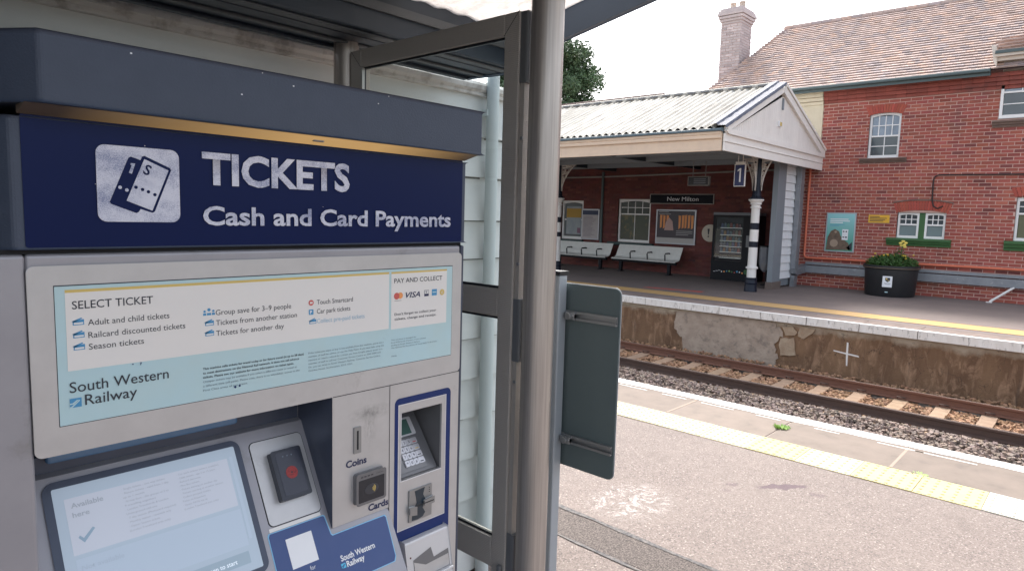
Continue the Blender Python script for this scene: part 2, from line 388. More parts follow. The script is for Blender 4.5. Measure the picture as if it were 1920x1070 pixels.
while y < 18:
    k = 'p' if (0.05 <= y + .01 < 0.45 or y < -0.3) else ('y' if 0.45 <= y < 1.0 or 1.3 < y < 1.8 or y > 4.0 else 'c')
    o = link('tactile_slab', meshes[k], plat); o.location = (NE - 1.21, y, random.uniform(-.001, .002))
    y += 0.40; i += 1
q = MB(); q.box(NE - 0.815, NE - 0.80, -10, 20, -.02, 0.0045); q.build('slab_joint', seal, plat)
# a tuft of weed in the coping joint
leaf_w = pm('weed_green', (0.30, 0.46, 0.12), (0.38, 0.54, 0.18), 40, rough=0.6)
def tuft(name, x, y, z, r, n, h, label, cat):
    q = MB()
    for k in range(n):
        a = random.uniform(0, 6.28); d = r * math.sqrt(random.random()); hh = h * random.uniform(.4, 1)
        p = Vector((x + d * math.cos(a), y + d * math.sin(a), z)); dr = Vector((math.cos(a), math.sin(a), 0)) * r * .5; sd2 = Vector((-math.sin(a), math.cos(a), 0)) * random.uniform(.004, .008)
        q.add([p - sd2, p + sd2, p + dr * .6 + sd2 + Vector((0, 0, hh)), p + dr + Vector((0, 0, hh * .7))], [(0, 1, 2, 3)])
    return tag(q.build(name, leaf_w), label, cat)
tuft('weed_tuft', 5.96, 2.075, 0.003, 0.055, 90, 0.03, 'small bright green weed growing in the coping joint of the near platform', 'weed')
tuft('weed_tuft', 5.60, 0.93, 0.003, 0.05, 30, 0.012, 'flat dried weed beside the yellow tactile slabs', 'weed')

# ================================================================== NEAR WEATHERBOARD WALL
wall = thing('weatherboard_wall', 'pale painted weatherboard wall standing behind the ticket machine and shelter', 'wall', (0, 2.4, 0))
MB().box(-5.0, 2.86, 2.34, 2.9, 0, 2.43).build('wall_core', board_m, wall)
edges = [2.39, 2.201, 2.012, 1.806, 1.621, 1.425, 1.229, 1.03, 0.83, 0.62, 0.41, 0.207, 0.02]
for a, b2 in zip(edges[:-1], edges[1:]):
    q = MB()
    # drooping lower lip, thin top: wedge section, slightly uneven along its length
    n = 30; vs = []; fs = []
    for i in range(n):
        x = -5.0 + 7.88 * i / (n - 1); w = random.uniform(-.0015, .0015)
        vs += [(x, 2.325, a + .012), (x, 2.300 + w, b2 + w), (x, 2.325, b2 + w), (x, 2.345, a + .012)]
    for i in range(n - 1):
        o = 4 * i; fs += [(o, o + 4, o + 5, o + 1), (o + 1, o + 5, o + 6, o + 2)]
    fs += [(4 * (n - 1), 4 * (n - 1) + 3, 4 * (n - 1) + 2, 4 * (n - 1) + 1), (0, 1, 2, 3)]
    q.add(vs, fs); q.build('weatherboard', board_m, wall)
q = MB(); n = 60; vs = []; fs = []
for i in range(n):
    x = -5 + 7.88 * i / (n - 1); j = random.uniform(-.0025, .0025)
    for k in range(7):
        t = R(-70 + 250 * k / 6); vs.append((x, 2.305 - 0.026 * math.cos(t) * 1.0, 2.432 + (0.026 + j) * math.sin(t)))
for i in range(n - 1):
    for k in range(6): o = 7 * i + k; fs.append((o, o + 7, o + 8, o + 1))
q.add(vs, fs); q.build('top_bead', bead_m, wall, smooth=True)
MB().box(-5, 2.88, 2.297, 2.33, 2.393, 2.412).build('trim_strip', bead_m, wall, bevel=0.004)
shadow_grime = pm('shadow_grime_line', (0.12, 0.125, 0.12), (0.26, 0.27, 0.26), 30, rough=.9)  # shadow under each board lip, painted as dark strips along with drip dirt
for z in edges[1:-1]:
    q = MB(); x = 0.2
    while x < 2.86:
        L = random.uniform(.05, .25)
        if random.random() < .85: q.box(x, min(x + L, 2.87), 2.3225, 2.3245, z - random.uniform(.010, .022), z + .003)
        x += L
    tag(q.build('shadow_grime_line', shadow_grime, wall), kind='stuff')
dp = thing('wall_conduit', 'pale round conduit running up the weatherboard wall beside the glass screen', 'pipe', (2.335, 2.262, 0))
MB().tube([(2.335, 2.262, 0.0), (2.335, 2.262, 1.47)], 0.034, 14).build('pipe_length', conduit_m, dp, smooth=True)
MB().tube([(2.335, 2.262, 1.47), (2.335, 2.262, 2.60)], 0.030, 14).build('pipe_length', conduit_m, dp, smooth=True)
q = MB(); q.box(2.286, 2.384, 2.262, 2.298, 1.455, 1.475); q.tube([(2.276, 2.25, 1.465), (2.396, 2.25, 1.465)], 0.006, 8); q.build('pipe_clip', alu, dp)
q = MB(); q.box(2.296, 2.374, 2.262, 2.298, 2.30, 2.33); q.build('pipe_clip', conduit_m, dp)

# ================================================================== SHELTER
sh = thing('platform_shelter', 'steel and glass platform shelter with a cloudy roof sheet, sheltering the ticket machine', 'shelter', (1.42, 1.18, 0))
MB().tube([(1.422, 1.181, 0), (1.422, 1.181, 2.70)], 0.0445, 40).build('post', steel, sh, smooth=True)
MB().tube([(1.42, 2.115, 0), (1.42, 2.115, 2.45)], 0.045, 24).build('post', steel, sh, smooth=True)
XL, XR = -3.6, 2.08
XP = 1.50                      # the cloudy panel starts here, the rest of the roof is solid
q = MB(); q.prism([(1.895, 2.570), (0.8, 2.789), (-0.1, 2.82), (-0.1, 2.835), (0.8, 2.804), (1.895, 2.590)], 'x', XL, XP); q.build('roof_panel', roof_navy, sh)
q = MB()
n = 30; vs = []; fs = []
for i in range(n):
    x = XP + 0.002 + (XR - XP - 0.002) * i / (n - 1); z = 0.004 * math.sin(x * 60)
    vs += [(x, 1.90, 2.575 + z), (x, 0.8, 2.795 + z), (x, -0.1, 2.826 + z)]
for i in range(n - 1):
    o = 3 * i; fs += [(o, o + 1, o + 4, o + 3), (o + 1, o + 2, o + 5, o + 4)]
q.add(vs, fs); q.build('roof_sheet', poly, sh)
g = MB(); g.prism([(2.20, 2.432), (1.90, 2.432), (1.90, 2.600), (2.20, 2.62)], 'x', XL, XR); gut = g.build('gutter_beam', roof_navy, sh, bevel=0.004)
for ya, yb, z, m in ((1.925, 1.965, 2.424, roof_grey), (1.985, 2.05, 2.427, roof_navy), (2.075, 2.10, 2.422, roof_grey), (2.165, 2.197, 2.419, roof_navy)):
    MB().box(XL, XR - 0.002, ya, yb, z, 2.4315).build('soffit_rib', m, gut, bevel=0.003)
MB().box(XL, XR - 0.002, 1.888, 1.8995, 2.50, 2.53).build('soffit_rib', roof_grey, gut)
pts = [(2.205, 2.429), (1.955, 2.424), (1.656, 2.516), (1.28, 2.591), (0.8, 2.685), (-0.1, 2.715), (-0.1, 2.83), (0.8, 2.80), (1.28, 2.70), (1.656, 2.626), (1.95, 2.585), (2.205, 2.605)]
MB().prism(pts, 'x', XR, XR + 0.03).build('side_fascia', fascia_blue, sh, bevel=0.003)
MB().prism(pts, 'x', XL - 0.03, XL).build('side_fascia', roof_navy, sh)
MB().box(-0.10, -0.05, 1.10, 2.285, 0.02, 2.42).build('light_block_panel', roof_navy, sh)  # unseen panel added to keep light off the wall above the machine
MB().box(XL, 1.9, 2.10, 2.60, 2.63, 2.65).build('sky_gap_blocker', roof_navy, sh)  # strip added to close off the sky behind the roof and darken the wall
# cross rail of the roof near the post
MB().box(XL, XR, 1.155, 1.205, 2.715, 2.755).build('roof_purlin', roof_navy, sh)
sf = MB()
sf.box(1.400, 1.440, 1.262, 1.318, 0.10, 2.392)      # near stile
near = sf.build('screen_frame', frame_m, sh, bevel=0.003)
MB().box(1.400, 1.440, 2.000, 2.060, 0.10, 2.392).build('frame_rail', frame_m, near, bevel=0.003)
MB().box(1.400, 1.440, 1.3185, 1.9995, 2.332, 2.392).build('frame_rail', frame_m, near, bevel=0.003)
MB().box(1.402, 1.438, 1.3185, 1.9995, 1.541, 1.624).build('frame_rail', frame_m, near, bevel=0.006)
MB().box(1.402, 1.438, 1.3185, 1.9995, 0.772, 0.868).build('frame_rail', frame_m, near, bevel=0.006)
for z0, z1 in ((0.868, 1.541), (1.624, 2.332)):
    MB().box(1.418, 1.424, 1.316, 2.002, z0 - .004, z1 + .004).build('glass_pane', pane_m, near)
    q = MB()
    for (a, b2, c, d) in ((1.3185, 1.326, z0, z1), (1.992, 1.9995, z0, z1), (1.326, 1.992, z0, z0 + .007), (1.326, 1.992, z1 - .007, z1)):
        q.box(1.410, 1.4175, a, b2, c, d)
    q.build('glazing_bead', black_p, near)
bead = pm('pale_bead', (0.45, 0.44, 0.42), rough=.4, metal=.6)
q = MB(); q.prism([(1.2625, 2.3925), (1.3185, 2.3320), (1.3195, 2.3330), (1.2635, 2.3935)], 'x', 1.3992, 1.3999); q.prism([(2.0595, 2.3925), (2.0000, 2.3320), (1.9990, 2.3330), (2.0585, 2.3935)], 'x', 1.3992, 1.3999); q.build('mitre_joint', black_p, near)
q = MB(); q.box(1.3996, 1.4100, 1.990, 2.0, .87, 2.33); q.build('glazing_bead', bead, near)
for z0, z1 in ((2.20, 2.39), (1.42, 1.60), (0.45, 0.90)):
    q = MB(); q.box(1.405, 1.432, 1.236, 1.2615, z0, z1); q.tube([(1.411, 1.240, z0 + .004), (1.411, 1.240, z1 - .004)], 0.0075, 10); q.build('hinge', alu, near)
MB().box(1.409, 1.436, 1.246, 1.2605, 0.05, 2.36).build('hinge_strip', frame_m, near)
for z in (1.70, 1.36, 2.28, 2.05): MB().tube([(1.4085, 1.249, z), (1.4045, 1.249, z)], 0.005, 8).build('screw_head', alu, near)
MB().box(1.385, 1.40, 1.268, 1.284, 0.62, 0.80).build('door_pull', alu, near, bevel=0.005)

# ================================================================== SIGN BOARD beyond the post
sg = thing('sign_board', 'grey green back of a rounded sign board on a short post beyond the steel pole', 'sign', (1.64, 1.30, 0))
MB().box(1.625, 1.665, 1.268, 1.312, 0, 1.655).build('post', post_grey, sg, bevel=0.004)
MB().box(1.622, 1.668, 1.265, 1.315, 1.655, 1.668).build('post_cap', black_p, sg)
FY = frame((1.672, 0, 0), (0, -1, 0), (0, 0, 1))        # u = -y, v = z, w = -x
q = MB(); q.prism([(-p[0], p[1]) for p in rrect(-1.52, -1.075, 1.038, 1.628, 0.022)], 'x', 1.674, 1.679); q.build('board', sign_back, sg)
q = MB(); q.prism([(-p[0], p[1]) for p in rrect(-1.522, -1.073, 1.036, 1.630, 0.024)], 'x', 1.679, 1.6805); q.build('board_face', silver_l, sg)
for zc in (1.530, 1.132):
    q = MB(); q.box(1.662, 1.6735, 1.08, 1.50, zc + .010, zc + .014); q.box(1.662, 1.6735, 1.08, 1.50, zc - .014, zc - .010); q.box(1.670, 1.6735, 1.08, 1.50, zc - .010, zc + .010)
    q.box(1.6615, 1.664, 1.0805, 1.50, zc + .006, zc + .010); q.box(1.6615, 1.664, 1.0805, 1.50, zc - .010, zc - .006)
    rl = q.build('mounting_rail', alu, sg)
    q = MB(); q.box(1.648, 1.664, 1.225, 1.262, zc - .012, zc + .012); q.tube([(1.655, 1.262, zc), (1.655, 1.225, zc)], 0.009, 8); q.tube([(1.640, 1.245, zc), (1.66, 1.245, zc)], 0.012, 6); q.build('clamp', alu, rl, bevel=0.002)

# ================================================================== TICKET MACHINE
tm = thing('ticket_machine', 'silver station ticket machine with navy tickets header, screen, card reader and keypad', 'ticket machine', (0.65, 1.4, 0))
F = frame((0, 1.15, 0), (1, 0, 0), (0, 0, 1))          # u = x, v = z, w = -y (towards the viewer)
# --- cabinet: face plates butted round the openings, body behind
q = MB()
q.box(0.05, 0.2375, 1.152, 1.72, 0, 1.763)
q.box(0.2375, 1.0925, 1.30, 1.72, 0, 1.763)
q.box(0.2375, 1.0925, 1.154, 1.30, 1.4610, 1.763)
cab = q.build('cabinet', silver, tm, bevel=0.006, seg=3)
MB().box(1.0925, 1.1030, 1.152, 1.72, 0, 1.763).build('side_panel', slate_s, tm, bevel=0.004)
q = MB(); q.box(0.06, 1.098, 1.16, 1.70, 1.763, 1.7695); q.build('shadow_gap', dark_gap, tm)
# --- header
q = MB(); q.prism([(0.05, 1.70), (0.05, 1.40), (0.19, 1.20), (0.226, 1.152), (1.1035, 1.152), (1.1035, 1.70)], 'z', 1.7695, 1.957); hb = q.build('header', slate, tm, bevel=0.004)
hp = flat('header_panel', [rrect(0.2385, 1.0915, 1.7725, 1.9610, 0.004)], F, -0.0008, navy, tm, 0.0015)
# --- hood
q = MB(); q.prism([(0.05, 1.75), (0.05, 1.44), (0.19, 1.195), (0.253, 1.10), (1.1045, 1.10), (1.1045, 1.75)], 'z', 1.9725, 2.0695)
hood = q.build('hood', slate, tm, bevel=0.0055, seg=3)
lampm, nt, b = new_mat('amber_lamp_diffuser')
v = coords(nt); sx = N(nt, 'ShaderNodeSeparateXYZ'); nt.links.new(v, sx.inputs[0])
fa = ramp(nt, sx.outputs[0], 0.28, 0.66); fb = ramp(nt, sx.outputs[0], 1.10, 0.84)
mm = N(nt, 'ShaderNodeMath', operation='MULTIPLY'); nt.links.new(fa, mm.inputs[0]); nt.links.new(fb, mm.inputs[1])
m2 = N(nt, 'ShaderNodeMath', operation='MULTIPLY_ADD'); nt.links.new(mm.outputs[0], m2.inputs[0]); m2.inputs[1].default_value = 0.15; m2.inputs[2].default_value = 0.0
b.inputs['Base Color'].default_value = (0.11, 0.085, 0.065, 1); b.inputs['Emission Color'].default_value = (1.0, 0.60, 0.22, 1); nt.links.new(m2.outputs[0], b.inputs['Emission Strength']); b.inputs['Roughness'].default_value = 0.6
q = MB(); q.prism([(1.103, 1.972), (1.1508, 1.972), (1.1508, 1.9605), (1.149, 1.9605)], 'x', 0.235, 1.095)
lamp = q.build('lamp_strip', lampm, hood)
q = MB(); q.tube([(0.683, 1.126, 1.9685), (0.705, 1.126, 1.9685)], 0.0045, 8); q.build('screw_head', alu, lamp)
q = MB()
for k in range(6):
    x = random.uniform(.3, 1.09); z = 2.0695 - abs(random.gauss(0, .02)); s = random.uniform(.0006, .0014)
    q.box(x - s, x + s * 1.6, 1.0993, 1.0998, max(z, 1.98) - s, max(z, 1.98) + s)
q.build('paint_chip', white_ink, hood)
# --- header print
text('TICKETS', F, 0.488, 1.877, 0.0535, worn, hp, 0.291, 0.0016, bold=0.032)
text('Cash and Card Payments', F, 0.488, 1.8075, 0.0325, worn, hp, 0.566, 0.0016, bold=0.024)
def ic(x, y):
    """point of the icon drawing (crop pixels) to the header plane"""
    t = 0.5
    for _ in range(6):
        xl = 58 + 17 * t; xr = 1036 + 20 * t; s = (x - xl) / (xr - xl); yt = 60 + 65 * s; yb = 1010; t = (y - yt) / (yb - yt)
    return (0.3305 + 0.1205 * s, 1.9275 - 0.1165 * t)
flat('ticket_emblem', [rrect(0.3305, 0.451, 1.811, 1.9275, 0.013)], F, 0.0012, worn, hp)
flat('ticket_emblem', [[ic(*p) for p in ((452, 207), (566, 250), (585, 205), (612, 195), (925, 342), (937, 368), (735, 875), (712, 893), (690, 890), (562, 848), (540, 885), (510, 900), (222, 790), (207, 765), (425, 222))]], F, 0.0016, navy, hp)
flat('ticket_emblem', [[ic(*p) for p in ((610, 235), (905, 370), (702, 868), (398, 748))]], F, 0.0020, worn, hp)
flat('ticket_emblem', [disc(*ic(325, 585), .0026), disc(*ic(402, 617), .0026)], F, 0.0020, worn, hp)
flat('ticket_emblem', [disc(*ic(x, y), .0026) for x, y in ((507, 582), (585, 608), (655, 635), (733, 670))], F, 0.0024, navy, hp)
def rot(fr, u, v, ang): return fr @ Matrix.Translation((u, v, 0)) @ Matrix.Rotation(R(ang), 4, 'Z')
flat('ticket_emblem', [[ic(*p) for p in ((452, 288), (502, 292), (462, 418), (428, 404), (462, 312), (446, 306))]], F, 0.0020, worn, hp)
text('S', rot(F, *ic(585, 405), -24), 0, 0, 0.0165, navy, hp, w=0.0024, bold=0.02)
q = MB()
for k in range(4):
    x = random.uniform(.25, 1.08); z = random.uniform(1.774, 1.95); s = random.uniform(.0003, .0007)
    q.box(x - s, x + s, 1.1488, 1.1496, z - s, z + s)
q.build('paint_chip', white_ink, hp)
# --- upper information panel
up = flat('info_panel', [rrect(0.2385, 1.0915, 1.4615, 1.7445, 0.009)], F, 0.0005, silver_b, tm, 0.004)
bv = up.modifiers.new('bevel', 'BEVEL'); bv.width = .0012; bv.segments = 2; bv.limit_method = 'ANGLE'
flat('print_edge', [rrect(0.2690, 1.0638, 1.5030, 1.7168, 0.001)], F, 0.0007, ink, up)
flat('print_sheet', [rrect(0.2700, 1.0628, 1.5042, 1.7150, 0.001)], F, 0.0011, pale_blue, up)
flat('print_block', [rrect(0.2830, 0.8790, 1.5865, 1.7050, 0.0005), rrect(0.8850, 1.0455, 1.5840, 1.7050, 0.0005)], F, 0.0015, cream_print, up)
flat('print_line', [rrect(0.2830, 0.8790, 1.7050, 1.7095, 0.0003), rrect(0.8850, 1.0455, 1.7050, 1.7090, 0.0003)], F, 0.0015, yellow_print, up)
T = lambda s, u, v, h, m=ink, w=None, bold=0.0, **k: text(s, F, u, v, h, m, up, w, 0.0019, bold=bold, **k)
T('SELECT TICKET', .2915, 1.6800, .0128, w=.1135, bold=.006)
T('PAY AND COLLECT', .8925, 1.6845, .0105, w=.1385, bold=.006)
for s, u, v, w in (('Adult and child tickets', .3115, 1.6535, .118), ('Railcard discounted tickets', .3115, 1.6340, .143), ('Season tickets', .3115, 1.6160, .078),
                   ('Group save for 3–9 people', .5060, 1.6510, .143), ('Tickets from another station', .5060, 1.6330, .155), ('Tickets for another day', .5060, 1.6145, .128),
                   ('Touch Smartcard', .7040, 1.6535, .083), ('Car park tickets', .7040, 1.6355, .077)):
    T(s, u, v, .0098, w=w)
T('Collect pre-paid tickets', .7040, 1.6165, .0093, blue_ink_l, .112)
def ticket_icon(u, v, m=blue_ink):
    flat('ticket_icon', [[(u, v + .003), (u + .013, v + .008), (u + .0145, v + .0065), (u + .003, v + .0015)], [(u + .0015, v - .003), (u + .0165, v - .003), (u + .0165, v + .0055), (u + .0015, v + .0035)]], F, 0.0019, m, up)
    flat('ticket_icon', [[(u + .003, v - .0017), (u + .0152, v - .0017), (u + .0152, v + .001), (u + .003, v + .0008)]], F, 0.0023, cream_print, up)
for u, v in ((.290, 1.6585), (.290, 1.6390), (.290, 1.6205), (.486, 1.6370), (.486, 1.6190), (.686, 1.6195)): ticket_icon(u, v)
pl = []
for dx, s in ((-.0075, .8), (0, 1.1), (.0075, .8)):
    pl += [disc(.4945 + dx, 1.660 + (.0016 if s > 1 else -.001), .0026 * s, 10), [(.4945 + dx - .0034 * s, 1.6520), (.4945 + dx + .0034 * s, 1.6520), (.4945 + dx + .0030 * s, 1.6560), (.4945 + dx - .0030 * s, 1.6560)]]
flat('people_icon', pl, F, 0.0019, blue_ink, up)
flat('smartcard_icon', [disc(.6915, 1.6580, .0056, 20)], F, 0.0019, red_ink, up); flat('smartcard_icon', [rrect(.6885, .6945, 1.6562, 1.6598, .0008)], F, 0.0023, cream_print, up)
flat('parking_icon', [rrect(.6865, .6965, 1.6345, 1.6450, .0012)], F, 0.0019, blue_ink, up); text('P', F, .6888, 1.6365, .0068, white_ink, up, w=.0023, bold=.02)
flat('card_emblem', [disc(.8995, 1.6560, .0075, 22)], F, 0.0019, red_ink, up); flat('card_emblem', [disc(.9095, 1.6565, .0070, 22)], F, 0.0018, orange_ink, up)
T('mastercard', .8935, 1.6450, .0025, w=.0185)
T('VISA', .9240, 1.6505, .0125, ink_navy, .0415, bold=.02, shear=0.3)
flat('card_emblem', [rrect(.9775, .9905, 1.6500, 1.6640, .0006)], F, 0.0019, ink_navy, up); flat('card_emblem', [rrect(.9783, .9897, 1.6555, 1.6632, .0004)], F, 0.0021, cream_print, up); text('V', F, .9805, 1.6570, .0052, ink_navy, up, w=.0025, bold=.03)
flat('card_emblem', [rrect(1.0000, 1.0150, 1.6500, 1.6645, .0006)], F, 0.0019, blue_ink, up); flat('card_emblem', [rrect(1.0020, 1.0130, 1.6565, 1.6590, .0003)], F, 0.0021, pale_blue, up)
flat('card_emblem', [disc(1.0310, 1.6560, .0070, 20)], F, 0.0019, yellow_print, up); text('£', F, 1.0285, 1.6530, .006, cream_print, up, w=.0023, bold=.02)
T("Don't forget to collect your", .8940, 1.6135, .0056, w=.120, bold=.008)
T('tickets, change and receipt.', .8940, 1.6030, .0056, w=.120, bold=.008)
T('South Western', .2840, 1.5530, .0172, w=.1420, bold=.004)
T('Railway', .3035, 1.5310, .0172, w=.0735, bold=.004)
def arrow_logo(fr, u, v, s, m, ground, par, w):
    flat('arrow_emblem', [[(u, v), (u + s, v), (u + s, v + s * .9), (u, v + s * .9)]], fr, w, m, par)
    flat('arrow_emblem', [[(u - .0004, v + s * .32), (u + s * .32, v + s * .32), (u + s * .78, v + s * .72), (u + s * .60, v + s * .72), (u + s * .22, v + s * .44), (u - .0004, v + s * .44)],
                          [(u - .0004, v - .0003), (u + s * .16, v - .0003), (u + s * .85, v + s * .60), (u + s * .85, v + s * .72), (u + s * .10, v + s * .10), (u - .0004, v + s * .10)]], fr, w + .0003, ground, par)
arrow_logo(F, .2835, 1.5300, .0155, blue_ink, pale_blue, up, .0019)
small = ['This machine sells tickets for travel today or for future travel (in up to 28 days)', 'to most destinations on the National Rail network. It does not sell advance', 'tickets. Please see our website for more information on ticket types.', 'Cheaper tickets may be available if you select a different route or travel at', 'a different time (off peak). Please note, there is no wheelchair access to the', 'First Class areas of our trains.']
wd = [.193, .183, .172, .178, .184, .080]
for i, (s, w) in enumerate(zip(small, wd)): T(s, .482, 1.5575 - .00755 * i, .0040 if i < 3 else .0036, ink if i < 3 else ink_grey, w, bold=.012 if i < 3 else 0, name='small_print')
small = ['If the ticket you want to buy is not available from this machine, please ask a', 'member of staff for advice, or use the Help Point. If you need help using this', 'machine or need a refund for a ticket you have bought, please speak to a', 'member of staff or call our Customer Service Centre on 0345 6000 650.', 'Or, you can write to South Western Railway, Customer Service Centre,', 'Overline House, Southampton, SO15 1GW.']
wd = [.180, .181, .177, .174, .172, .102]
for i, (s, w) in enumerate(zip(small, wd)): T(s, .685, 1.5575 - .0070 * i, .0035, ink_grey, w, name='small_print')
for i, (s, w) in enumerate((('This machine is managed by:', .070), ('First MTR South Western Trains Limited', .098), ('trading as South Western Railway.', .082), ('The National Rail Conditions of Travel apply to all tickets.', .132))): T(s, .8855, 1.5590 - .0058 * i, .0028, ink_grey, w, name='small_print')
T('FW46', .8870, 1.5230, .0030, ink_grey, .014, name='small_print')
flat('scuff_mark', [disc(.5385, 1.5180, .0022, 7), disc(.5465, 1.5190, .0020, 6), disc(.3720, 1.5845, .0012, 5), disc(.3840, 1.5850, .0012, 5), disc(.3835, 1.5825, .0010, 5)], F, 0.0024, blue_trim, up)
# --- recess over the screen
q = MB(); q.box(0.2376, 0.7408, 1.285, 1.2995, 1.36, 1.4605); rc = q.build('recess_back', slate_s, tm)
q = MB(); q.prism([(1.156, 1.4608), (1.2845, 1.4608), (1.2845, 1.4560), (1.156, 1.4595)], 'x', 0.2380, 0.7405); q.build('recess_lip', slate_s, rc)
K = frame((0, 1.272, 1.385), (1, 0, 0), (0, 0.5045, 0.8634))        # console plane: u = x, v = -s
q = MB(); q.box(0.275, 0.597, 1.262, 1.2845, 1.4100, 1.4270); q.build('status_bar', pm('status_bar_blue', (0.07, 0.16, 0.30), rough=0.25, coat=0.4), rc, bevel=0.006, seg=3)
# --- sloping console
q = MB()
q.prism([(1.2845, 1.3895), (1.272, 1.3855), (1.055, 1.0141), (1.055, 0.975), (1.16, 0.93), (1.2845, 0.93)], 'x', 0.2376, 0.7405)
q.prism([(1.30, 1.1815), (1.1536, 1.1815), (1.055, 1.0141), (1.055, 0.975), (1.16, 0.93), (1.30, 0.93)], 'x', 0.7405, 0.8840)
con = q.build('console', silver, tm)
MB().box(0.2376, 0.8840, 1.16, 1.30, 0, 0.93).build('lower_door', silver, tm, bevel=0.004)
KS = lambda s: -s
# screen
bez = flat('screen_bezel', [rrect(0.2680, 0.5925, -0.2640, -0.0125, 0.016, 7)], K, 0.0040, slate_s, con, 0.006)
m_ = bez.modifiers.new('bevel', 'BEVEL'); m_.width = .003; m_.segments = 3; m_.limit_method = 'ANGLE'
flat('bezel_edge', [rrect(0.2660, 0.5945, -0.2660, -0.0105, 0.018, 7)], K, 0.0006, silver_l, con)
scr = em('screen_glow', (0.33, 0.40, 0.48), 0.12)
card_m = em('screen_card', (0.40, 0.43, 0.50), 0.14); card_m2 = em('screen_card_dim', (0.35, 0.42, 0.51), 0.12)
st_m = em('screen_text_grey', (0.30, 0.33, 0.38), 0.10); ck_m = em('screen_check_blue', (0.22, 0.31, 0.40), 0.10); bar_m = em('screen_bar_grey', (0.27, 0.35, 0.42), 0.09); tx_w = em('screen_text_white', (0.62, 0.68, 0.75), 0.22)
sn = flat('screen', [rrect(0.2780, 0.5835, -0.2560, -0.0215, 0.003)], K, 0.0046, scr, con, .0006)
flat('screen_card', [rrect(.2930, .5650, -.1345, -.0420, .001)], K, 0.0050, card_m, sn)
flat('screen_card', [rrect(.2940, .5665, -.2100, -.1415, .001), rrect(.5695, .5760, -.2000, -.0400, .001)], K, 0.0050, card_m2, sn)
S = lambda s, u, v, h, m=st_m, w=None, bold=0.0, **k: text(s, K, u, v, h, m, sn, w, 0.0054, bold=bold, **k)
S('Available', .3010, -.0590, .0086, w=.0475, bold=.02); S('here', .3010, -.0745, .0086, w=.0245, bold=.02)
flat('check_mark', [[(.3035, -.1080), (.3060, -.1050), (.3110, -.1105), (.3260, -.0965), (.3290, -.0995), (.3110, -.1180)]], K, .0054, ck_m, sn)
L1 = ['· Single tickets - one way tickets', '· Return tickets - valid from 1 day', '  up to 1 month', '· Group Save - (for groups of 2 to', '  9 travelling together)', '· London Travelcards & London', '  Underground add-ons', '· 7 day season (Photocard required)', '· Monthly season - renewals only', '· Oyster Season tickets', '  (London Travelcard area only)']
W1 = [.071, .076, .034, .073, .050, .070, .049, .080, .070, .050, .066]
for i, (s, w) in enumerate(zip(L1, W1)): S(s, .378, -.0510 - .0072 * i, .0035, w=w, name='small_print')
L2 = ['· Car park tickets (where available)', '· Child tickets - age 5 to 15 years', '· Railcard discounts', '· Plus Bus tickets', '· Tickets starting on another day', '· Tickets starting at another station', '· Collect pre-paid tickets', '  Ticket on Departure', '· Oyster PAYG top up', '  (London Travelcard area only)']
W2 = [.077, .069, .040, .036, .068, .077, .052, .041, .043, .062]
for i, (s, w) in enumerate(zip(L2, W2)): S(s, .470, -.0505 - .0071 * i, .0035, w=w, name='small_print')
S('Not available', .3005, -.1600, .0080, em('screen_text_faint', (0.33, 0.39, 0.47), 0.11), w=.062, bold=.01)
flat('screen_bar', [rrect(.3000, .5630, -.2420, -.2200, .001)], K, .0050, bar_m, sn)
S('Touch screen to start', .4450, -.2360, .0082, tx_w, w=.0930, bold=.006)
# smartcard plate and reader pad
pl2 = flat('reader_plate', [rrect(0.6155, 0.7290, -0.1935, -0.0245, 0.010, 6)], K, 0.0022, silver_b, con, 0.003)
flat('plate_gap', [rrect(0.6137, 0.7308, -0.1953, -0.0227, 0.0115, 6)], K, 0.0004, dark_gap, con)
pad_m = pm('pad_black_plastic', (0.016, 0.020, 0.034), (0.022, 0.026, 0.042), 30, rough=0.32)
pd = flat('smartcard_pad', [rrect(0.6455, 0.7095, -0.1545, -0.0550, 0.004, 3)], K, 0.0200, pad_m, con, 0.018)
m_ = pd.modifiers.new('bevel', 'BEVEL'); m_.width = .005; m_.segments = 3; m_.limit_method = 'ANGLE'
flat('pad_window', [rrect(0.6530, 0.7040, -0.1480, -0.0600, 0.003, 3)], K, 0.0205, pm('pad_window_plastic', (0.030, 0.034, 0.055), rough=0.25), pd)
rd_m = pm('worn_red_print', (0.36, 0.045, 0.045), (0.05, 0.03, 0.04), 300, lo=0.5, hi=0.75, rough=0.6)
flat('touch_target', [disc(.6785, -.1040, .0128, 26)], K, .0209, rd_m, pd)
flat('touch_target', [disc(.6785, -.1040, .0020, 8)], K, .0212, ink, pd)
flat('indicator_light', [disc(.668 + .0095 * k, -.0690, .0016, 8) for k in range(3)], K, .0209, ink_grey, pd)
# blue service sticker with a blank white code label
out1 = [(.611, -.200), (.7285, -.200), (.7285, -.2395), (.7320, -.2430), (.8690, -.2430), (.8690, -.3300), (.8630, -.3365), (.60, -.3365)]
stp = flat('sticker', [[(.6040, -.3480), (.6060, -.2080), (.6090, -.2040), (.7280, -.2040), (.7320, -.2060), (.7360, -.2450), (.7390, -.2480), (.8700, -.2480), (.8730, -.2520), (.8680, -.3380), (.8620, -.3480)]], K, .0008, sky_line, con)
flat('sticker_print', [[(.6060, -.3462), (.6080, -.2110), (.6110, -.2058), (.7265, -.2058), (.7300, -.2080), (.7340, -.2465), (.7370, -.2500), (.8680, -.2500), (.8710, -.2540), (.8660, -.3370), (.8600, -.3462)]], K, .0012, pm('sticker_blue', (0.030, 0.065, 0.21), (0.038, 0.072, 0.215), 20, rough=0.35), stp)
flat('sticker_top_strip', [rrect(.6120, .7240, -.2030, -.1960, .0008)], K, .0010, cream_print, con)
flat('blank_code_label', [rrect(.6380, .6945, -.2835, -.2250, .0006)], K, .0017, white_ink, stp)
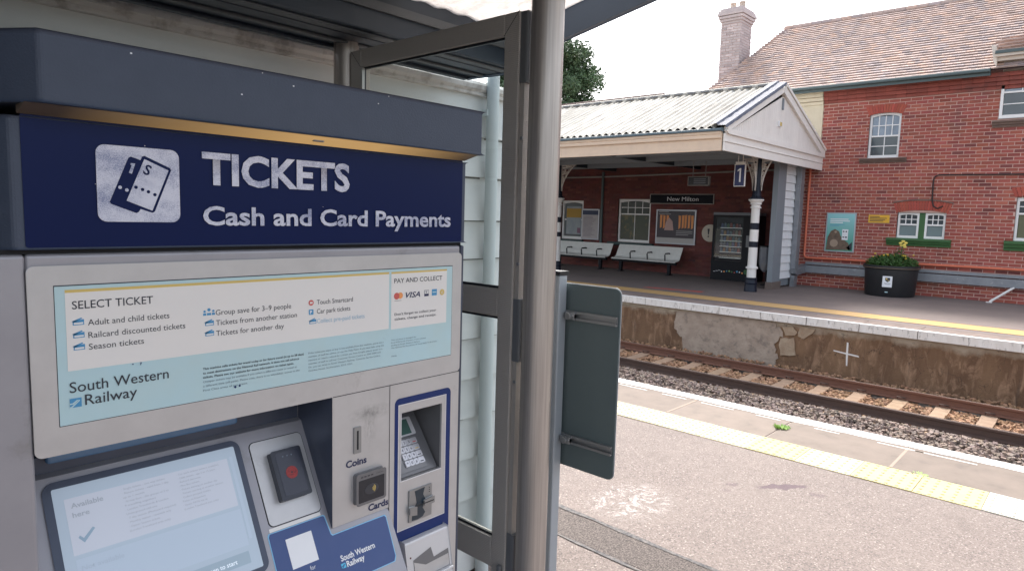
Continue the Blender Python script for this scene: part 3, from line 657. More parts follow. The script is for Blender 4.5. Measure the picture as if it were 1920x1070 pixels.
text('South Western', K, .7400, -.3045, .0118, white_ink, stp, .0840, .0017, bold=.025)
text('Railway', K, .7500, -.3190, .0118, white_ink, stp, .0430, .0017, bold=.025)
arrow_logo(K, .7370, -.3185, .0105, cyan_ink, MATS['sticker_blue'], stp, .0018)
text('for', K, .6720, -.2970, .0085, white_ink, stp, .0120, .0017)
# --- coin and card block
q = MB(); q.prism([(0.7412, 1.4595), (0.8845, 1.4595), (0.8845, 1.1835), (0.7412, 1.1835)], 'y', 1.150, 1.285)
smg, nt, b = new_mat('smudged_silver_plate')
v = coords(nt); xyz = N(nt, 'ShaderNodeSeparateXYZ'); nt.links.new(v, xyz.inputs[0])
def blobz(cx, cz, rx, rz):
    ex = N(nt, 'ShaderNodeMath', operation='MULTIPLY_ADD'); nt.links.new(xyz.outputs[0], ex.inputs[0]); ex.inputs[1].default_value = 1 / rx; ex.inputs[2].default_value = -cx / rx
    ey = N(nt, 'ShaderNodeMath', operation='MULTIPLY_ADD'); nt.links.new(xyz.outputs[2], ey.inputs[0]); ey.inputs[1].default_value = 1 / rz; ey.inputs[2].default_value = -cz / rz
    c_ = N(nt, 'ShaderNodeCombineXYZ'); nt.links.new(ex.outputs[0], c_.inputs[0]); nt.links.new(ey.outputs[0], c_.inputs[1])
    ln = N(nt, 'ShaderNodeVectorMath', operation='LENGTH'); nt.links.new(c_.outputs[0], ln.inputs[0]); return ramp(nt, ln.outputs['Value'], 1.0, .2)
sm1 = mul(blobz(.835, 1.410, .062, .020), ramp(nt, noise(nt, v, 60, 6, .8), .38, .62)); sm2 = mul(blobz(.832, 1.385, .022, .060), ramp(nt, noise(nt, coords(nt, (3, 3, 1)), 60, 5, .8), .42, .66))
cc_ = mixc(nt, ramp(nt, noise(nt, v, 14), .35, .7), (0.53, 0.525, 0.53), (0.48, 0.475, 0.48)); cc_ = mixc(nt, mul(sm1, .75), cc_, (.20, .20, .20)); cc_ = mixc(nt, mul(sm2, .6), cc_, (.22, .22, .215))
nt.links.new(cc_, b.inputs['Base Color']); b.inputs['Roughness'].default_value = .38; b.inputs['Metallic'].default_value = .4
cb = q.build('coin_block', smg, tm, bevel=0.0012)
MB().box(0.7402, 0.7411, 1.1512, 1.285, 1.184, 1.459).build('block_side', slate_s, cb)
q = MB(); q.prism([(1.1505, 1.1832), (1.1570, 1.1760), (1.29, 1.1760), (1.29, 1.1832)], 'x', 0.7414, 0.8840); q.build('block_sill', pm('shaded_lip', (0.20, 0.19, 0.19), rough=0.5), cb)
flat('panel_seam', [[(.7412, 1.4594), (1.0915, 1.4594), (1.0915, 1.4609), (.7412, 1.4609)], [(.8840, 1.0), (.8850, 1.0), (.8850, 1.4594), (.8840, 1.4594)]], F, .0007, dark_gap, cb)
cs = flat('coin_slot', [rrect(.7905, .8085, 1.3290, 1.3860, .0012)], F, .0030, alu, cb, .003)
flat('slot_opening', [rrect(.7975, .8015, 1.3370, 1.3780, .0006)], F, .0034, dark_gap, cs)
text('Coins', F, .7720, 1.3025, .0150, ink_navy, cb, .0520, .0006, bold=.03)
text('Cards', F, .8290, 1.1905, .0150, ink_navy, cb, .0535, .0006, bold=.03)
rdm = pm('reader_grey_plastic', (0.17, 0.17, 0.18), rough=0.4, metal=0.3)
rd = flat('contactless_reader', [rrect(.7920, .8650, 1.2175, 1.2830, .004, 3)], F, .0130, rdm, tm, .0125)
m_ = rd.modifiers.new('bevel', 'BEVEL'); m_.width = .0035; m_.segments = 3; m_.limit_method = 'ANGLE'
flat('reader_window', [rrect(.7955, .8615, 1.2215, 1.2710, .002, 3)], F, .0134, pm('reader_window_plastic', (0.018, 0.022, 0.030), rough=0.15), rd)
flat('indicator_light', [rrect(.8010 + .0085 * k, .8065 + .0085 * k, 1.2762, 1.2785, .0005) for k in range(4)], F, .0134, black_p, rd)
wave = []
for r in (.0025, .0055, .0085):
    a = [(.8285 + r * math.cos(R(t)), 1.2465 + r * math.sin(R(t))) for t in range(-50, 51, 10)]; b2 = [(.8285 + (r + .0016) * math.cos(R(t)), 1.2465 + (r + .0016) * math.sin(R(t))) for t in range(50, -51, -10)]
    wave.append(a + b2)
oval = [[(.8285 + .018 * math.cos(R(t)), 1.2465 + .0115 * math.sin(R(t))) for t in range(0, 360, 15)]]
flat('contactless_symbol', oval, F, .0137, pm('window_oval', (0.035, 0.04, 0.05), rough=.3), rd)
flat('contactless_symbol', wave, F, .0140, yellow_print, rd)
text('Contactless', F, .8400, 1.2765, .0026, black_p, rd, .0190, .0136, name='small_print')
# --- right hand column: PIN pad bay, card slot, ticket tray
q = MB()
def plate_with_hole(q, u0, u1, v0, v1, hu0, hu1, hv0, hv1, y0, y1):
    q.box(u0, hu0, y0, y1, v0, v1); q.box(hu1, u1, y0, y1, v0, v1); q.box(hu0, hu1, y0, y1, v0, hv0); q.box(hu0, hu1, y0, y1, hv1, v1)
PU0, PU1, PV0, PV1 = .9175, 1.0385, 1.2325, 1.3905
plate_with_hole(q, .8850, 1.0915, 0, 1.4595, PU0, PU1, PV0, PV1, 1.1500, 1.1560)
col = q.build('payment_column', silver_b, tm)
MB().box(.8850, 1.0915, 1.26, 1.2995, 0, 1.459).build('bay_back', slate_s, col)
for (a, b2, c, d) in ((PU0 - .003, PU0, PV0, PV1), (PU1, PU1 + .003, PV0, PV1)):
    MB().box(a, b2, 1.1565, 1.26, c, d).build('bay_wall', rdm, col)
MB().box(PU0, PU1, 1.1565, 1.26, PV1, PV1 + .003).build('bay_wall', slate_s, col)
MB().box(PU0, PU1, 1.1565, 1.26, PV0 - .003, PV0).build('bay_wall', silver_b, col)
rim = []
o1 = [(.8985, 1.1145), (.8985, 1.411)] + [(.8985 + .013 - .013 * math.cos(R(t)), 1.4125 + .013 * math.sin(R(t))) for t in range(0, 91, 15)] + [(1.0525 + .013 * math.sin(R(t)), 1.4125 + .013 * math.cos(R(t))) for t in range(0, 91, 15)] + [(1.0655, 1.1145), (1.0515, 1.1145), (1.0515, 1.4105), (.9085, 1.4105), (.9085, 1.1145)]
flat('blue_surround', [o1, [(.8985, .86), (1.0655, .86), (1.0655, 1.1145), (.8985, 1.1145)]], F, .0005, blue_trim, col)
wl = pm('thin_white_line', (0.70, 0.70, 0.72), rough=.5)
flat('outline', [[(.9085, 1.1145), (.9085, 1.4105), (1.0515, 1.4105), (1.0515, 1.4090), (.9100, 1.4090), (.9100, 1.1160), (1.0500, 1.1160), (1.0500, 1.4090), (1.0515, 1.4090), (1.0515, 1.1145)]], F, .0006, wl, col)
flat('bay_outline', [[(PU0 - .0015, PV0 - .002), (PU0 - .0015, PV1), (PU0, PV1), (PU0, PV0), (PU1, PV0), (PU1, PV0 - .002)]], F, .0006, wl, col)
# pin pad
kp = frame((0, 1.160, 1.2345), (1, 0, 0), (0, 0.6175, 0.7866))
q = MB(); q.prism([(1.1565, 1.2328), (1.1605, 1.2345), (1.2560, 1.3560), (1.262, 1.3560), (1.262, 1.2328)], 'x', .9178, 1.0340); pk = q.build('keypad_housing', rdm, tm, bevel=.002)
key_m = pm('key_metal', (0.50, 0.50, 0.53), rough=0.3, metal=0.6)
flat('keypad_plate', [rrect(.9180, 1.0080, .0080, .0870, .003)], kp, .0024, pm('keypad_plate_grey', (.20, .20, .21), rough=.4, metal=.3), pk)
flat('display_surround', [rrect(.9180, 1.0140, .0900, .1360, .004)], kp, .0028, silver_l, pk); flat('display', [rrect(.9180, 1.0020, .0940, .1310, .001)], kp, .0034, pm('lcd_green', (0.07, 0.14, 0.12), rough=0.2), pk)
rows = ['123', '456', '789', '*0#']
for r in range(4):
    for c in range(4):
        u0 = .9495 + c * .0130; v0 = .0690 - r * .0165; w = .0104 if c < 3 else .0155
        q = MB(); q.on(kp, lambda q2: q2.prism(rrect(u0, u0 + w, v0, v0 + .0120, .0015, 2), 'z', .0026, .0058)); ko = q.build('key', key_m, pk, bevel=.001)
        if c < 3: text(rows[r][c], kp, u0 + .0030, v0 + .0026, .0066, ink, ko, .0044, .0061)
        else:
            flat('key_stripe', [rrect(u0 + .003, u0 + w - .003, v0 + .0018, v0 + .0040, .0004)], kp, .0061, [red_ink, yellow_print, ink, ink][r], ko)
# card slot
sl = flat('card_slot', [rrect(.9400, 1.0080, 1.1270, 1.2035, .001)], F, .0035, alu, tm, .003)
flat('slot_throat', [[(.9480, 1.1300), (.9500, 1.1550), (.9620, 1.1700), (.9560, 1.1990), (.9860, 1.2010), (.9810, 1.1850), (.9880, 1.1720), (.9800, 1.1530), (.9880, 1.1400), (.9800, 1.1310), (.9650, 1.1285)]], F, .0040, pm('throat_dark', (0.02, 0.035, 0.05), rough=.25), sl)
for pts_ in ([(.9830, 1.1700), (1.0100, 1.1725), (1.0100, 1.1600), (.9830, 1.1570)], [(.9400, 1.1640), (.9570, 1.1620), (.9570, 1.1450), (.9400, 1.1480)]):
    o = flat('slot_jaw', [pts_], F, .0100, alu, sl, .0065); m_ = o.modifiers.new('bevel', 'BEVEL'); m_.width = .002; m_.segments = 2
flat('slot_line', [rrect(.9560, 1.0090, 1.1640, 1.1660, .0003)], F, .0106, dark_gap, sl)
flat('indicator_light', [disc(1.0000, 1.1960, .0014, 8), disc(1.0000, 1.1910, .0014, 8), disc(1.0000, 1.1860, .0014, 8)], F, .0040, black_p, sl)
# ticket tray unit
q = MB(); q.prism([(1.1495, 1.0905), (1.1330, 1.0890), (1.1050, 0.9450), (1.1495, 0.9100)], 'x', .9150, 1.0480); tu = q.build('ticket_tray', silver_l, tm, bevel=.003)
TF = frame((0, 1.1330, 1.0890), (1, 0, 0), (0, .0280, .1440))
flat('tray_window', [[(.9360, -.0900), (.9360, -.0430), (.9900, -.0300), (.9960, -.0550), (1.0420, -.0500), (1.0420, -.0900)]], TF, .0006, rdm, tu)
flat('tray_flap', [[(.9370, -.0890), (.9370, -.0480), (.9700, -.0640), (1.0400, -.0620), (1.0400, -.0890)]], TF, .0010, silver_b, tu)
flat('indicator_light', [disc(.9290, -.0350, .0022, 12)], TF, .0008, pm('dull_red_lens', (0.09, 0.02, 0.02), rough=.3), tu)
q = MB(); q.on(TF, lambda q2: q2.box(.9360, 1.0440, -.0960, -.0900, .0, .012)); q.build('tray_lip', silver_l, tu, bevel=.002)

# ================================================================== TRACK
RX1, RX2 = 11.15, 12.64
bed = pm('track_bed', (0.10, 0.085, 0.075), (0.07, 0.06, 0.055), 5, rough=0.95)
tag(MB().box(NE - 0.11, FE + 0.1, -14, 45, -1.33, -1.16).build('track_bed', bed), kind='structure')
track = tag(thing('railway_track', None, None, (11.9, 0, -1.1)), kind='structure')
rail_dark = pm('rail_dark_rust', (0.075, 0.050, 0.042), (0.105, 0.066, 0.052), 9, rough=0.6, metal=0.2, stretch=(6, .6, 6))
rail_rust = pm('rail_brown_rust', (0.135, 0.060, 0.040), (0.18, 0.085, 0.055), 9, rough=0.75, stretch=(6, .6, 6))
head_m = pm('rail_head_steel', (0.27, 0.22, 0.20), rough=0.3, metal=0.7)
prof = [(-.075, -1.072), (.075, -1.072), (.075, -1.062), (.012, -1.045), (.010, -.962), (.035, -.950), (.035, -.920), (.030, -.915), (-.030, -.915), (-.035, -.920), (-.035, -.950), (-.010, -.962), (-.012, -1.045), (-.075, -1.062)]
for x, m in ((RX1, rail_dark), (RX2, rail_rust)):
    q = MB(); q.prism([(x + a, z) for a, z in prof], 'y', -6, 40); r = q.build('rail', m, track)
    q = MB(); q.box(x - .020, x + .024, -6, 40, -.9148, -.9140); q.build('rail_head', head_m, r)
sl_m = pm('sleeper_concrete', (0.34, 0.24, 0.165), (0.27, 0.18, 0.12), 6, rough=0.9, bstr=0.4, bscale=50, bdist=.004, tint=True)
slm = []
for k in range(5):
    q = MB(); t = random.uniform(.85, 1.1); q.tint((t, t * random.uniform(.96, 1.0), t * random.uniform(.9, 1.0)))
    q.prism([(-1.27, -.16), (1.27, -.16), (1.25, .0), (.62, .0), (.45, -.02), (-.45, -.02), (-.62, 0), (-1.25, .0)], 'y', -.105, .105); slm.append(q.mesh('sleeper', sl_m))
q = MB(); q.tube([(0, -.06, .0), (.045, -.06, .045), (.06, 0, .05), (.035, .05, .04), (.0, .06, .035), (-.02, 0, .02)], .010, 6); clipm = q.mesh('rail_clip', rail_dark)
y = 1.216 - 0.615 * 8; i = 0
while y < 16:
    o = link('sleeper', slm[i % 5], track); o.location = Vector((11.90, y, -1.078)); o.rotation_euler = (0, 0, random.uniform(-.01, .01)); 
    if y > -1:
        for x in (RX1 + .055, RX2 - .055):
            c = link('rail_clip', clipm, track); c.location = (x, y, -1.072); c.rotation_euler = (0, 0, 0 if x < 12 else math.pi)
    y += 0.615; i += 1
# ballast: every stone real, in masses
st_m1 = pm('ballast_grey', (0.215, 0.165, 0.143), rough=0.9, tint=True, bstr=.3, bscale=60)
st_m2 = pm('ballast_brown', (0.30, 0.175, 0.105), rough=0.9, tint=True, bstr=.3, bscale=60)
def stones(name, mat, n, x0, x1, y0, y1, zf, smin=.022, smax=.042, skip=None, light=.12):
    base = np.array([(-1, -1, -1), (1, -1, -1), (1, 1, -1), (-1, 1, -1), (-1, -1, 1), (1, -1, 1), (1, 1, 1), (-1, 1, 1)], float)
    fc = np.array([(3, 2, 1, 0), (4, 5, 6, 7), (0, 1, 5, 4), (1, 2, 6, 5), (2, 3, 7, 6), (3, 0, 4, 7)])
    X = rng.uniform(x0, x1, n); Yy = rng.uniform(y0, y1, n)
    if skip is not None:
        k = ~skip(X, Yy); X, Yy = X[k], Yy[k]; n = len(X)
    s = rng.uniform(smin, smax, (n, 1, 3)) * np.array([1, 1, .65])
    v = base[None] * s * rng.uniform(.55, 1.1, (n, 8, 3))
    a = rng.uniform(0, 6.28, n); b2 = rng.normal(0, .5, n)
    ca, sa, cb2, sb = np.cos(a), np.sin(a), np.cos(b2), np.sin(b2)
    Rz = np.zeros((n, 3, 3)); Rz[:, 0, 0] = ca; Rz[:, 0, 1] = -sa; Rz[:, 1, 0] = sa; Rz[:, 1, 1] = ca; Rz[:, 2, 2] = 1
    Rx = np.zeros((n, 3, 3)); Rx[:, 0, 0] = 1; Rx[:, 1, 1] = cb2; Rx[:, 1, 2] = -sb; Rx[:, 2, 1] = sb; Rx[:, 2, 2] = cb2
    v = np.einsum('nij,nkj->nki', Rz @ Rx, v)
    Z = zf(X, Yy) + rng.uniform(-.012, .018, n)
    v += np.stack([X, Yy, Z], 1)[:, None, :]
    faces = (fc[None] + (np.arange(n) * 8)[:, None, None]).reshape(-1, 4)
    me = bpy.data.meshes.new(name); me.from_pydata(v.reshape(-1, 3).tolist(), [], faces.tolist()); me.materials.append(mat)
    t = rng.normal(1.0, .13, n).clip(.6, 1.4); t[rng.random(n) < light] *= 1.3
    col = np.ones((n, 24, 4), np.float32); col[:, :, 0] = (t * rng.normal(1, .04, n))[:, None]; col[:, :, 1] = t[:, None]; col[:, :, 2] = (t * rng.normal(.98, .05, n))[:, None]
    ca_ = me.color_attributes.new('tint', 'FLOAT_COLOR', 'CORNER'); ca_.data.foreach_set('color', col.ravel())
    return tag(link(name, me), kind='stuff')
stones('ballast', st_m1, 17000, 8.6, 11.05, -2, 12, lambda x, y: -1.115 + .035 * np.exp(-((x - 9.8) / .5) ** 2) + .05 * np.exp(-((x - 10.75) / .3) ** 2), .016, .034, light=.06)
slp = lambda x, y: (np.abs(((y - 1.216) / .615 + .5) % 1 - .5) * .615 < .115) & (np.abs(x - 11.9) < .62)
stones('ballast', st_m2, 9000, 11.23, 12.56, -2, 13, lambda x, y: -1.118 + 0 * x, .018, .036, skip=slp)
stones('ballast', st_m2, 2600, 12.72, 13.5, -2, 13, lambda x, y: -1.10 + .05 * np.clip((x - 13.1) / .3, 0, 1), .018, .034, light=.4)

# ================================================================== FAR PLATFORM
asph2 = pm('far_platform_asphalt', (0.19, 0.150, 0.137), (0.15, 0.122, 0.112), 1.2, lo=.3, hi=.7, rough=0.85, bstr=.3, bscale=90, bdist=.003, dirt=(0.12, 0.10, 0.095), dscale=4, dlo=.55, dhi=.8)
fp = tag(MB().box(FE + 0.62, 60, -14, 60, -1.3, 0.0).build('far_platform', asph2), kind='structure')
# facing wall: stained render, patched
fw, nt, b = new_mat('stained_platform_render')
v = coords(nt); vs2 = coords(nt, (1, 1.0, .35))
sx = N(nt, 'ShaderNodeSeparateXYZ'); nt.links.new(v, sx.inputs[0])
base = mixc(nt, ramp(nt, noise(nt, vs2, 1.6, 6, .65, .6), .35, .68), (0.135, 0.075, 0.042), (0.235, 0.140, 0.078))
base = mixc(nt, ramp(nt, noise(nt, vs2, 6, 6, .7, 1.0), .50, .70, 0, .85), base, (0.38, 0.24, 0.15))
base = mixc(nt, ramp(nt, noise(nt, coords(nt, (1, 2.2, .22)), 4, 5, .7), .60, .78, 0, .8), base, (0.05, 0.04, 0.035))
dz = N(nt, 'ShaderNodeMath', operation='MULTIPLY_ADD'); nt.links.new(noise(nt, v, 3, 5), dz.inputs[0]); dz.inputs[1].default_value = .35; nt.links.new(sx.outputs[2], dz.inputs[2])
base = mixc(nt, ramp(nt, dz.outputs[0], -.14, -.02), base, (0.40, 0.33, 0.25))
vor = N(nt, 'ShaderNodeTexVoronoi'); vor.feature = 'DISTANCE_TO_EDGE'; vor.inputs['Scale'].default_value = 1.1
dv = N(nt, 'ShaderNodeVectorMath', operation='ADD'); nz = N(nt, 'ShaderNodeTexNoise'); nz.inputs['Scale'].default_value = 4; nt.links.new(v, nz.inputs['Vector'])
nt.links.new(v, dv.inputs[0]); nt.links.new(nz.outputs['Color'], dv.inputs[1]); nt.links.new(dv.outputs[0], vor.inputs['Vector'])
base = mixc(nt, ramp(nt, vor.outputs['Distance'], .012, .0, 0, .6), base, (0.03, 0.022, 0.018))
nt.links.new(base, b.inputs['Base Color']); b.inputs['Roughness'].default_value = .9; bump(nt, b, noise(nt, v, 9, 8, .7), .7, .03)
WX = FE + 0.10
MB().box(WX, FE + 0.62, -14, 45, -1.3, -0.10).build('render_wall', fw, fp)
patch_m = pm('grey_render_patch', (0.40, 0.325, 0.26), (0.31, 0.245, 0.195), 4, rough=.9, bstr=.8, bscale=7, bdist=.03, dirt=(0.22, 0.18, 0.15), dscale=5, dlo=.52, dhi=.68)
def ragged(name, pts, w, m, n=5, j=.035, parent=None):
    o = []
    for i in range(len(pts)):
        a = Vector(pts[i]); b3 = Vector(pts[(i + 1) % len(pts)])
        for k in range(n): p = a.lerp(b3, k / n); o.append((p.x + random.uniform(-j, j), p.y + random.uniform(-j, j)))
    q = MB(); q.prism(o, 'x', WX - w, WX - .0005); return q.build(name, m, parent or fp)
ragged('render_patch', [(7.15, -.20), (7.25, -.55), (7.05, -.80), (6.95, -1.2), (4.88, -1.2), (4.90, -.9), (4.98, -.62), (4.80, -.40), (4.95, -.22), (5.9, -.16)], .018, patch_m)
ragged('render_patch', [(8.9, -.16), (9.0, -.24), (7.6, -.22), (7.1, -.25), (6.4, -.17), (7.0, -.13)], .014, pm('cream_render_patch', (0.46, 0.39, 0.29), (0.33, 0.27, 0.20), 8, rough=.9, bstr=.8, bscale=12, bdist=.02), j=.02)
ragged('render_patch', [(14.0, -.15), (14.0, -1.2), (9.2, -1.2), (9.1, -.8), (9.4, -.5), (9.15, -.15)], .014, MATS['cream_render_patch'])
stn = pm('exposed_stone', (0.40, 0.31, 0.22), (0.30, 0.21, 0.14), 6, rough=.9, bstr=.7, bscale=20, bdist=.02)
ragged('exposed_stone', [(4.82, -.24), (4.60, -.22), (4.52, -.36), (4.74, -.42)], .03, stn, 3, .02)
ragged('exposed_stone', [(4.48, -.20), (4.20, -.24), (4.38, -.45), (4.52, -.40)], .025, stn, 3, .02)
ragged('exposed_stone', [(4.86, -.50), (4.58, -.46), (4.55, -.80), (4.84, -.86)], .035, stn, 3, .025)
chalk = pm('white_spray_paint', (0.75, 0.73, 0.70), rough=.8)
q = MB(); q.prism([(3.60, -.84), (3.575, -.84), (3.585, -.40), (3.615, -.39), (3.615, -.60)], 'x', WX - .003, WX - .0004); q.prism([(3.84, -.595), (3.84, -.575), (3.40, -.615), (3.38, -.645), (3.60, -.625)], 'x', WX - .0044, WX - .0031); q.build('painted_cross', chalk, fp)
# coping slabs of the far edge, each its own slab, worn white nosing
cop2 = pm('far_coping_slab', (0.235, 0.180, 0.155), (0.19, 0.145, 0.125), 4, rough=.9, tint=True, bstr=.4, bscale=60, bdist=.003, dirt=(0.13, 0.10, 0.09), dscale=3, dlo=.5, dhi=.75)
nose_m = pm('worn_white_nosing', (0.76, 0.73, 0.69), (0.66, 0.62, 0.57), 6, rough=.8, stretch=(1, 1.6, .5), dirt=(0.17, 0.145, 0.13), dscale=13, dlo=.56, dhi=.72, bstr=.4, bscale=60)
top_m = pm('white_top_paint', (0.80, 0.78, 0.75), (0.72, 0.69, 0.66), 6, rough=.75)
y = -3.0
while y < 20:
    L = random.choice([.9, 1.8, 1.85, .95]); t = random.uniform(.88, 1.1)
    q = MB(); q.tint((t, t, t)); q.box(FE + .001, FE + .615, y + .005, y + L - .005, -.155, .0); s = q.build('coping_slab', cop2, fp, bevel=.004)
    jx = random.uniform(-.006, .006)
    q = MB(); q.box(FE - .008 + jx, FE + .0005, y + .006, y + L - .006, -.150, -.012); q.build('white_nosing', nose_m, s)
    q = MB(); q.box(FE - .008 + jx, FE + .10 + jx, y + .006, y + L - .006, -.011, .0042); q.build('white_nosing', top_m, s)
    y += L
yel = pm('worn_yellow_line', (0.50, 0.31, 0.11), (0.44, 0.28, 0.13), 3, rough=.8, dirt=(0.30, 0.22, 0.15), dscale=9, dlo=.60, dhi=.78)
MB().box(14.42, 15.10, -14, 45, 0, .004).build('yellow_line', yel, fp)
for x in (14.385, 15.14): MB().box(x - .012, x + .012, -14, 45, 0, .003).build('slab_joint', seal, fp)
redm = pm('faded_red_paint', (0.46, 0.07, 0.05), (0.30, 0.11, 0.09), 7, lo=.4, hi=.6, rough=.85)
q = MB(); q.prism([(15.45, 9.25), (15.7, 9.2), (16.0, 7.75), (15.7, 7.7)], 'z', 0.0005, .004); q.build('red_floor_marking', redm, fp)

# ================================================================== STATION BUILDING
W = 20.4
sb = thing('station_building', 'two storey red brick station house with tiled roof across the tracks', 'building', (22, 6, 0))
mortar = pm('mortar', (0.62, 0.43, 0.37), (0.54, 0.36, 0.31), 8, rough=.95)
brick_m = pm('red_brick', (0.36, 0.096, 0.072), (0.295, 0.080, 0.062), 3.5, dirt=(0.19, 0.075, 0.065), dscale=1.1, dlo=.54, dhi=.72, rough=.88, tint=True, bstr=.5, bscale=70, bdist=.003)
cream_w = pm('cream_wall_paint', (0.70, 0.62, 0.47), (0.62, 0.54, 0.40), 3, rough=.8, bstr=.3, bscale=14, bdist=.01)
white_p = pm('white_window_paint', (0.84, 0.83, 0.82), rough=.45)
cream_f = pm('cream_joinery', (0.74, 0.66, 0.58), (0.68, 0.60, 0.52), 4, rough=.6)
green_p = pm('green_sill_paint', (0.035, 0.115, 0.035), (0.045, 0.135, 0.04), 6, rough=.5)
green_d = pm('dark_green_sill', (0.030, 0.060, 0.060), rough=.5)
dark_glass = pm('dark_window_glass', (0.030, 0.040, 0.050), (0.05, 0.07, 0.085), 2, rough=.08, spec=.9)
net_glass = pm('frosted_window_glass', (0.16, 0.22, 0.235), rough=.15, spec=.8)
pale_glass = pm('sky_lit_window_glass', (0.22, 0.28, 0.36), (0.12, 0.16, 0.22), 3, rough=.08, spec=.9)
stone_sill = pm('brown_stone_sill', (0.20, 0.14, 0.115), (0.15, 0.105, 0.09), 8, rough=.9)
grey_paint = pm('grey_joinery_paint', (0.22, 0.25, 0.28), rough=.5)
gutter_m = pm('grey_green_gutter', (0.085, 0.12, 0.125), rough=.5)
arch_m = pm('rubbed_red_brick', (0.42, 0.095, 0.065), (0.38, 0.09, 0.065), 5, rough=.9, tint=True)
dark_room = pm('dark_room', (0.02, 0.018, 0.016), rough=.9)
# openings (y0,y1,z0,z1)
holes = {'up': (4.565, 5.334, 3.648, 4.86), 'pair': (3.335, 4.455, 1.495, 2.185), 'right': (0.75, 1.90, 1.53, 2.60), 'dorm': (1.20, 2.44, 4.50, 5.75),
         'w3': (14.92, 15.93, .965, 2.42), 'nw': (12.05, 13.37, .965, 2.49)}
H_ = list(holes.values())
def inside(y, z): return any(a < y < b3 and c < z < d for a, b3, c, d in H_)
def wall_faces(q, y0, y1, z0, z1, x, thick=.3):
    ys = sorted({y0, y1} | {v2 for h in H_ for v2 in h[:2] if y0 < v2 < y1}); zs = sorted({z0, z1} | {v2 for h in H_ for v2 in h[2:] if z0 < v2 < z1})
    for a, b3 in zip(ys[:-1], ys[1:]):
        for c, d in zip(zs[:-1], zs[1:]):
            if not inside((a + b3) / 2, (c + d) / 2): q.add([(x, a, c), (x, b3, c), (x, b3, d), (x, a, d)], [(0, 3, 2, 1)])
    for a, b3, c, d in H_:
        if a >= y0 and b3 <= y1 + .01:
            q.add([(x, a, c), (x, b3, c), (x, b3, d), (x, a, d), (x + thick, a, c), (x + thick, b3, c), (x + thick, b3, d), (x + thick, a, d)], [(0, 1, 5, 4), (1, 2, 6, 5), (2, 3, 7, 6), (3, 0, 4, 7)])
maroon = pm('canopy_shade_brick', (0.165, 0.048, 0.042), (0.125, 0.040, 0.036), 1.5, rough=.8, tint=True, bstr=.4, bscale=40, bdist=.004, dirt=(0.09, 0.05, 0.045), dscale=2.2, dlo=.52, dhi=.75)  # shade under the canopy put into the colour: darker brick and joints
q = MB(); wall_faces(q, 7.0, 34, 0, 3.6, W + .0042); pw_ = q.build('canopy_shade_wall', maroon, sb)
q = MB(); wall_faces(q, -6, 34, 3.6, 5.62, W + .004); wall_faces(q, -6, 7.0, 0, 3.6, W + .004)
q.box(W + .31, W + .34, -6, 34, 0, 5.62); q.box(W + .011, W + .34, -6.02, -6.0, 0, 5.6); bw = q.build('wall', mortar, sb)
# bricks: stretchers, 257 x 90 mm pitch
BL, BH, J = .257, .0897, .0165
bm_list = []
def brick_mesh(L, Hh, t, name='brick'):
    q = MB(); q.tint(t); q.box(0, .016, 0, L, 0, Hh); q.f.pop(3 + 0) if False else None
    return q
def btint():
    r = random.random(); g_ = random.gauss(1, .10)
    if r < .10: return (g_ * .72, g_ * .80, g_ * .95)
    if r < .20: return (g_ * 1.18, g_ * 1.35, g_ * 1.25)
    return (g_, g_ * random.uniform(.9, 1.1), g_ * random.uniform(.9, 1.1))
for k in range(16): bm_list.append(brick_mesh(BL - J, BH - J, btint()).mesh('brick', brick_m))
cand = []
def special(y, z):     # places taken by arches, cornice and quoins
    if z > 5.20: return True
    return False
for r in range(int(5.3 / BH)):
    z = .0 + r * BH; off = (BL / 2 if r % 2 else 0) + random.uniform(-.01, .01)
    k = 0; y = .4 + off
    while y < 18:
        y0, y1 = y, y + BL - J
        if (y0 > 6.56 and z > 3.42): y += BL; continue
        segs = [(y0, y1)]
        for a, b3, c, d in H_:
            if z + BH - J > c and z < d:
                ns = []
                for s0, s1 in segs:
                    if s1 <= a or s0 >= b3: ns.append((s0, s1))
                    else:
                        if s0 < a - .03: ns.append((s0, a - .002))
                        if s1 > b3 + .03: ns.append((b3 + .002, s1))
                segs = ns
        for s0, s1 in segs:
            if special((s0 + s1) / 2, z + .04): continue
            cand.append((s0, s1, z, abs(s1 - s0 - (BL - J)) < 1e-6))
        y += BL
full = [c for c in cand if c[3] and c[0] > .9]
full.sort(key=lambda c: (c[0] + .6) ** 2 + (c[2] - 1.8) ** 2)
top = set(id(c) for c in full[:299])
rest = MB(); rest2 = MB()
for c in cand:
    dx = random.uniform(-.003, .003)
    if id(c) in top:
        o = link('brick', random.choice(bm_list), bw); o.location = (W - .002 + dx, c[0], c[2])
    else:
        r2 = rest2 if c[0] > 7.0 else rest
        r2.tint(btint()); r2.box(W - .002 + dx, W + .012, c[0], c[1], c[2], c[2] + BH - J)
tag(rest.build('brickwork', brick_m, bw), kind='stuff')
tag(rest2.build('canopy_shade_brickwork', maroon, pw_), kind='stuff')
# corbelled cornice
for i, (z0, z1, pr) in enumerate(((5.215, 5.30, .03), (5.308, 5.40, .07), (5.408, 5.50, .11), (5.508, 5.60, .15))):
    q = MB(); y = -6
    while y < 6.56:
        L = .24; g_ = random.gauss(.86, .06); q.tint((g_, g_, g_)); q.box(W - pr, W + .01, y, min(y + L, 6.56), z0 - (.006 if i else 0), z1); y += L + .004
    tag(q.build('cornice_course', brick_m, bw), kind='stuff')
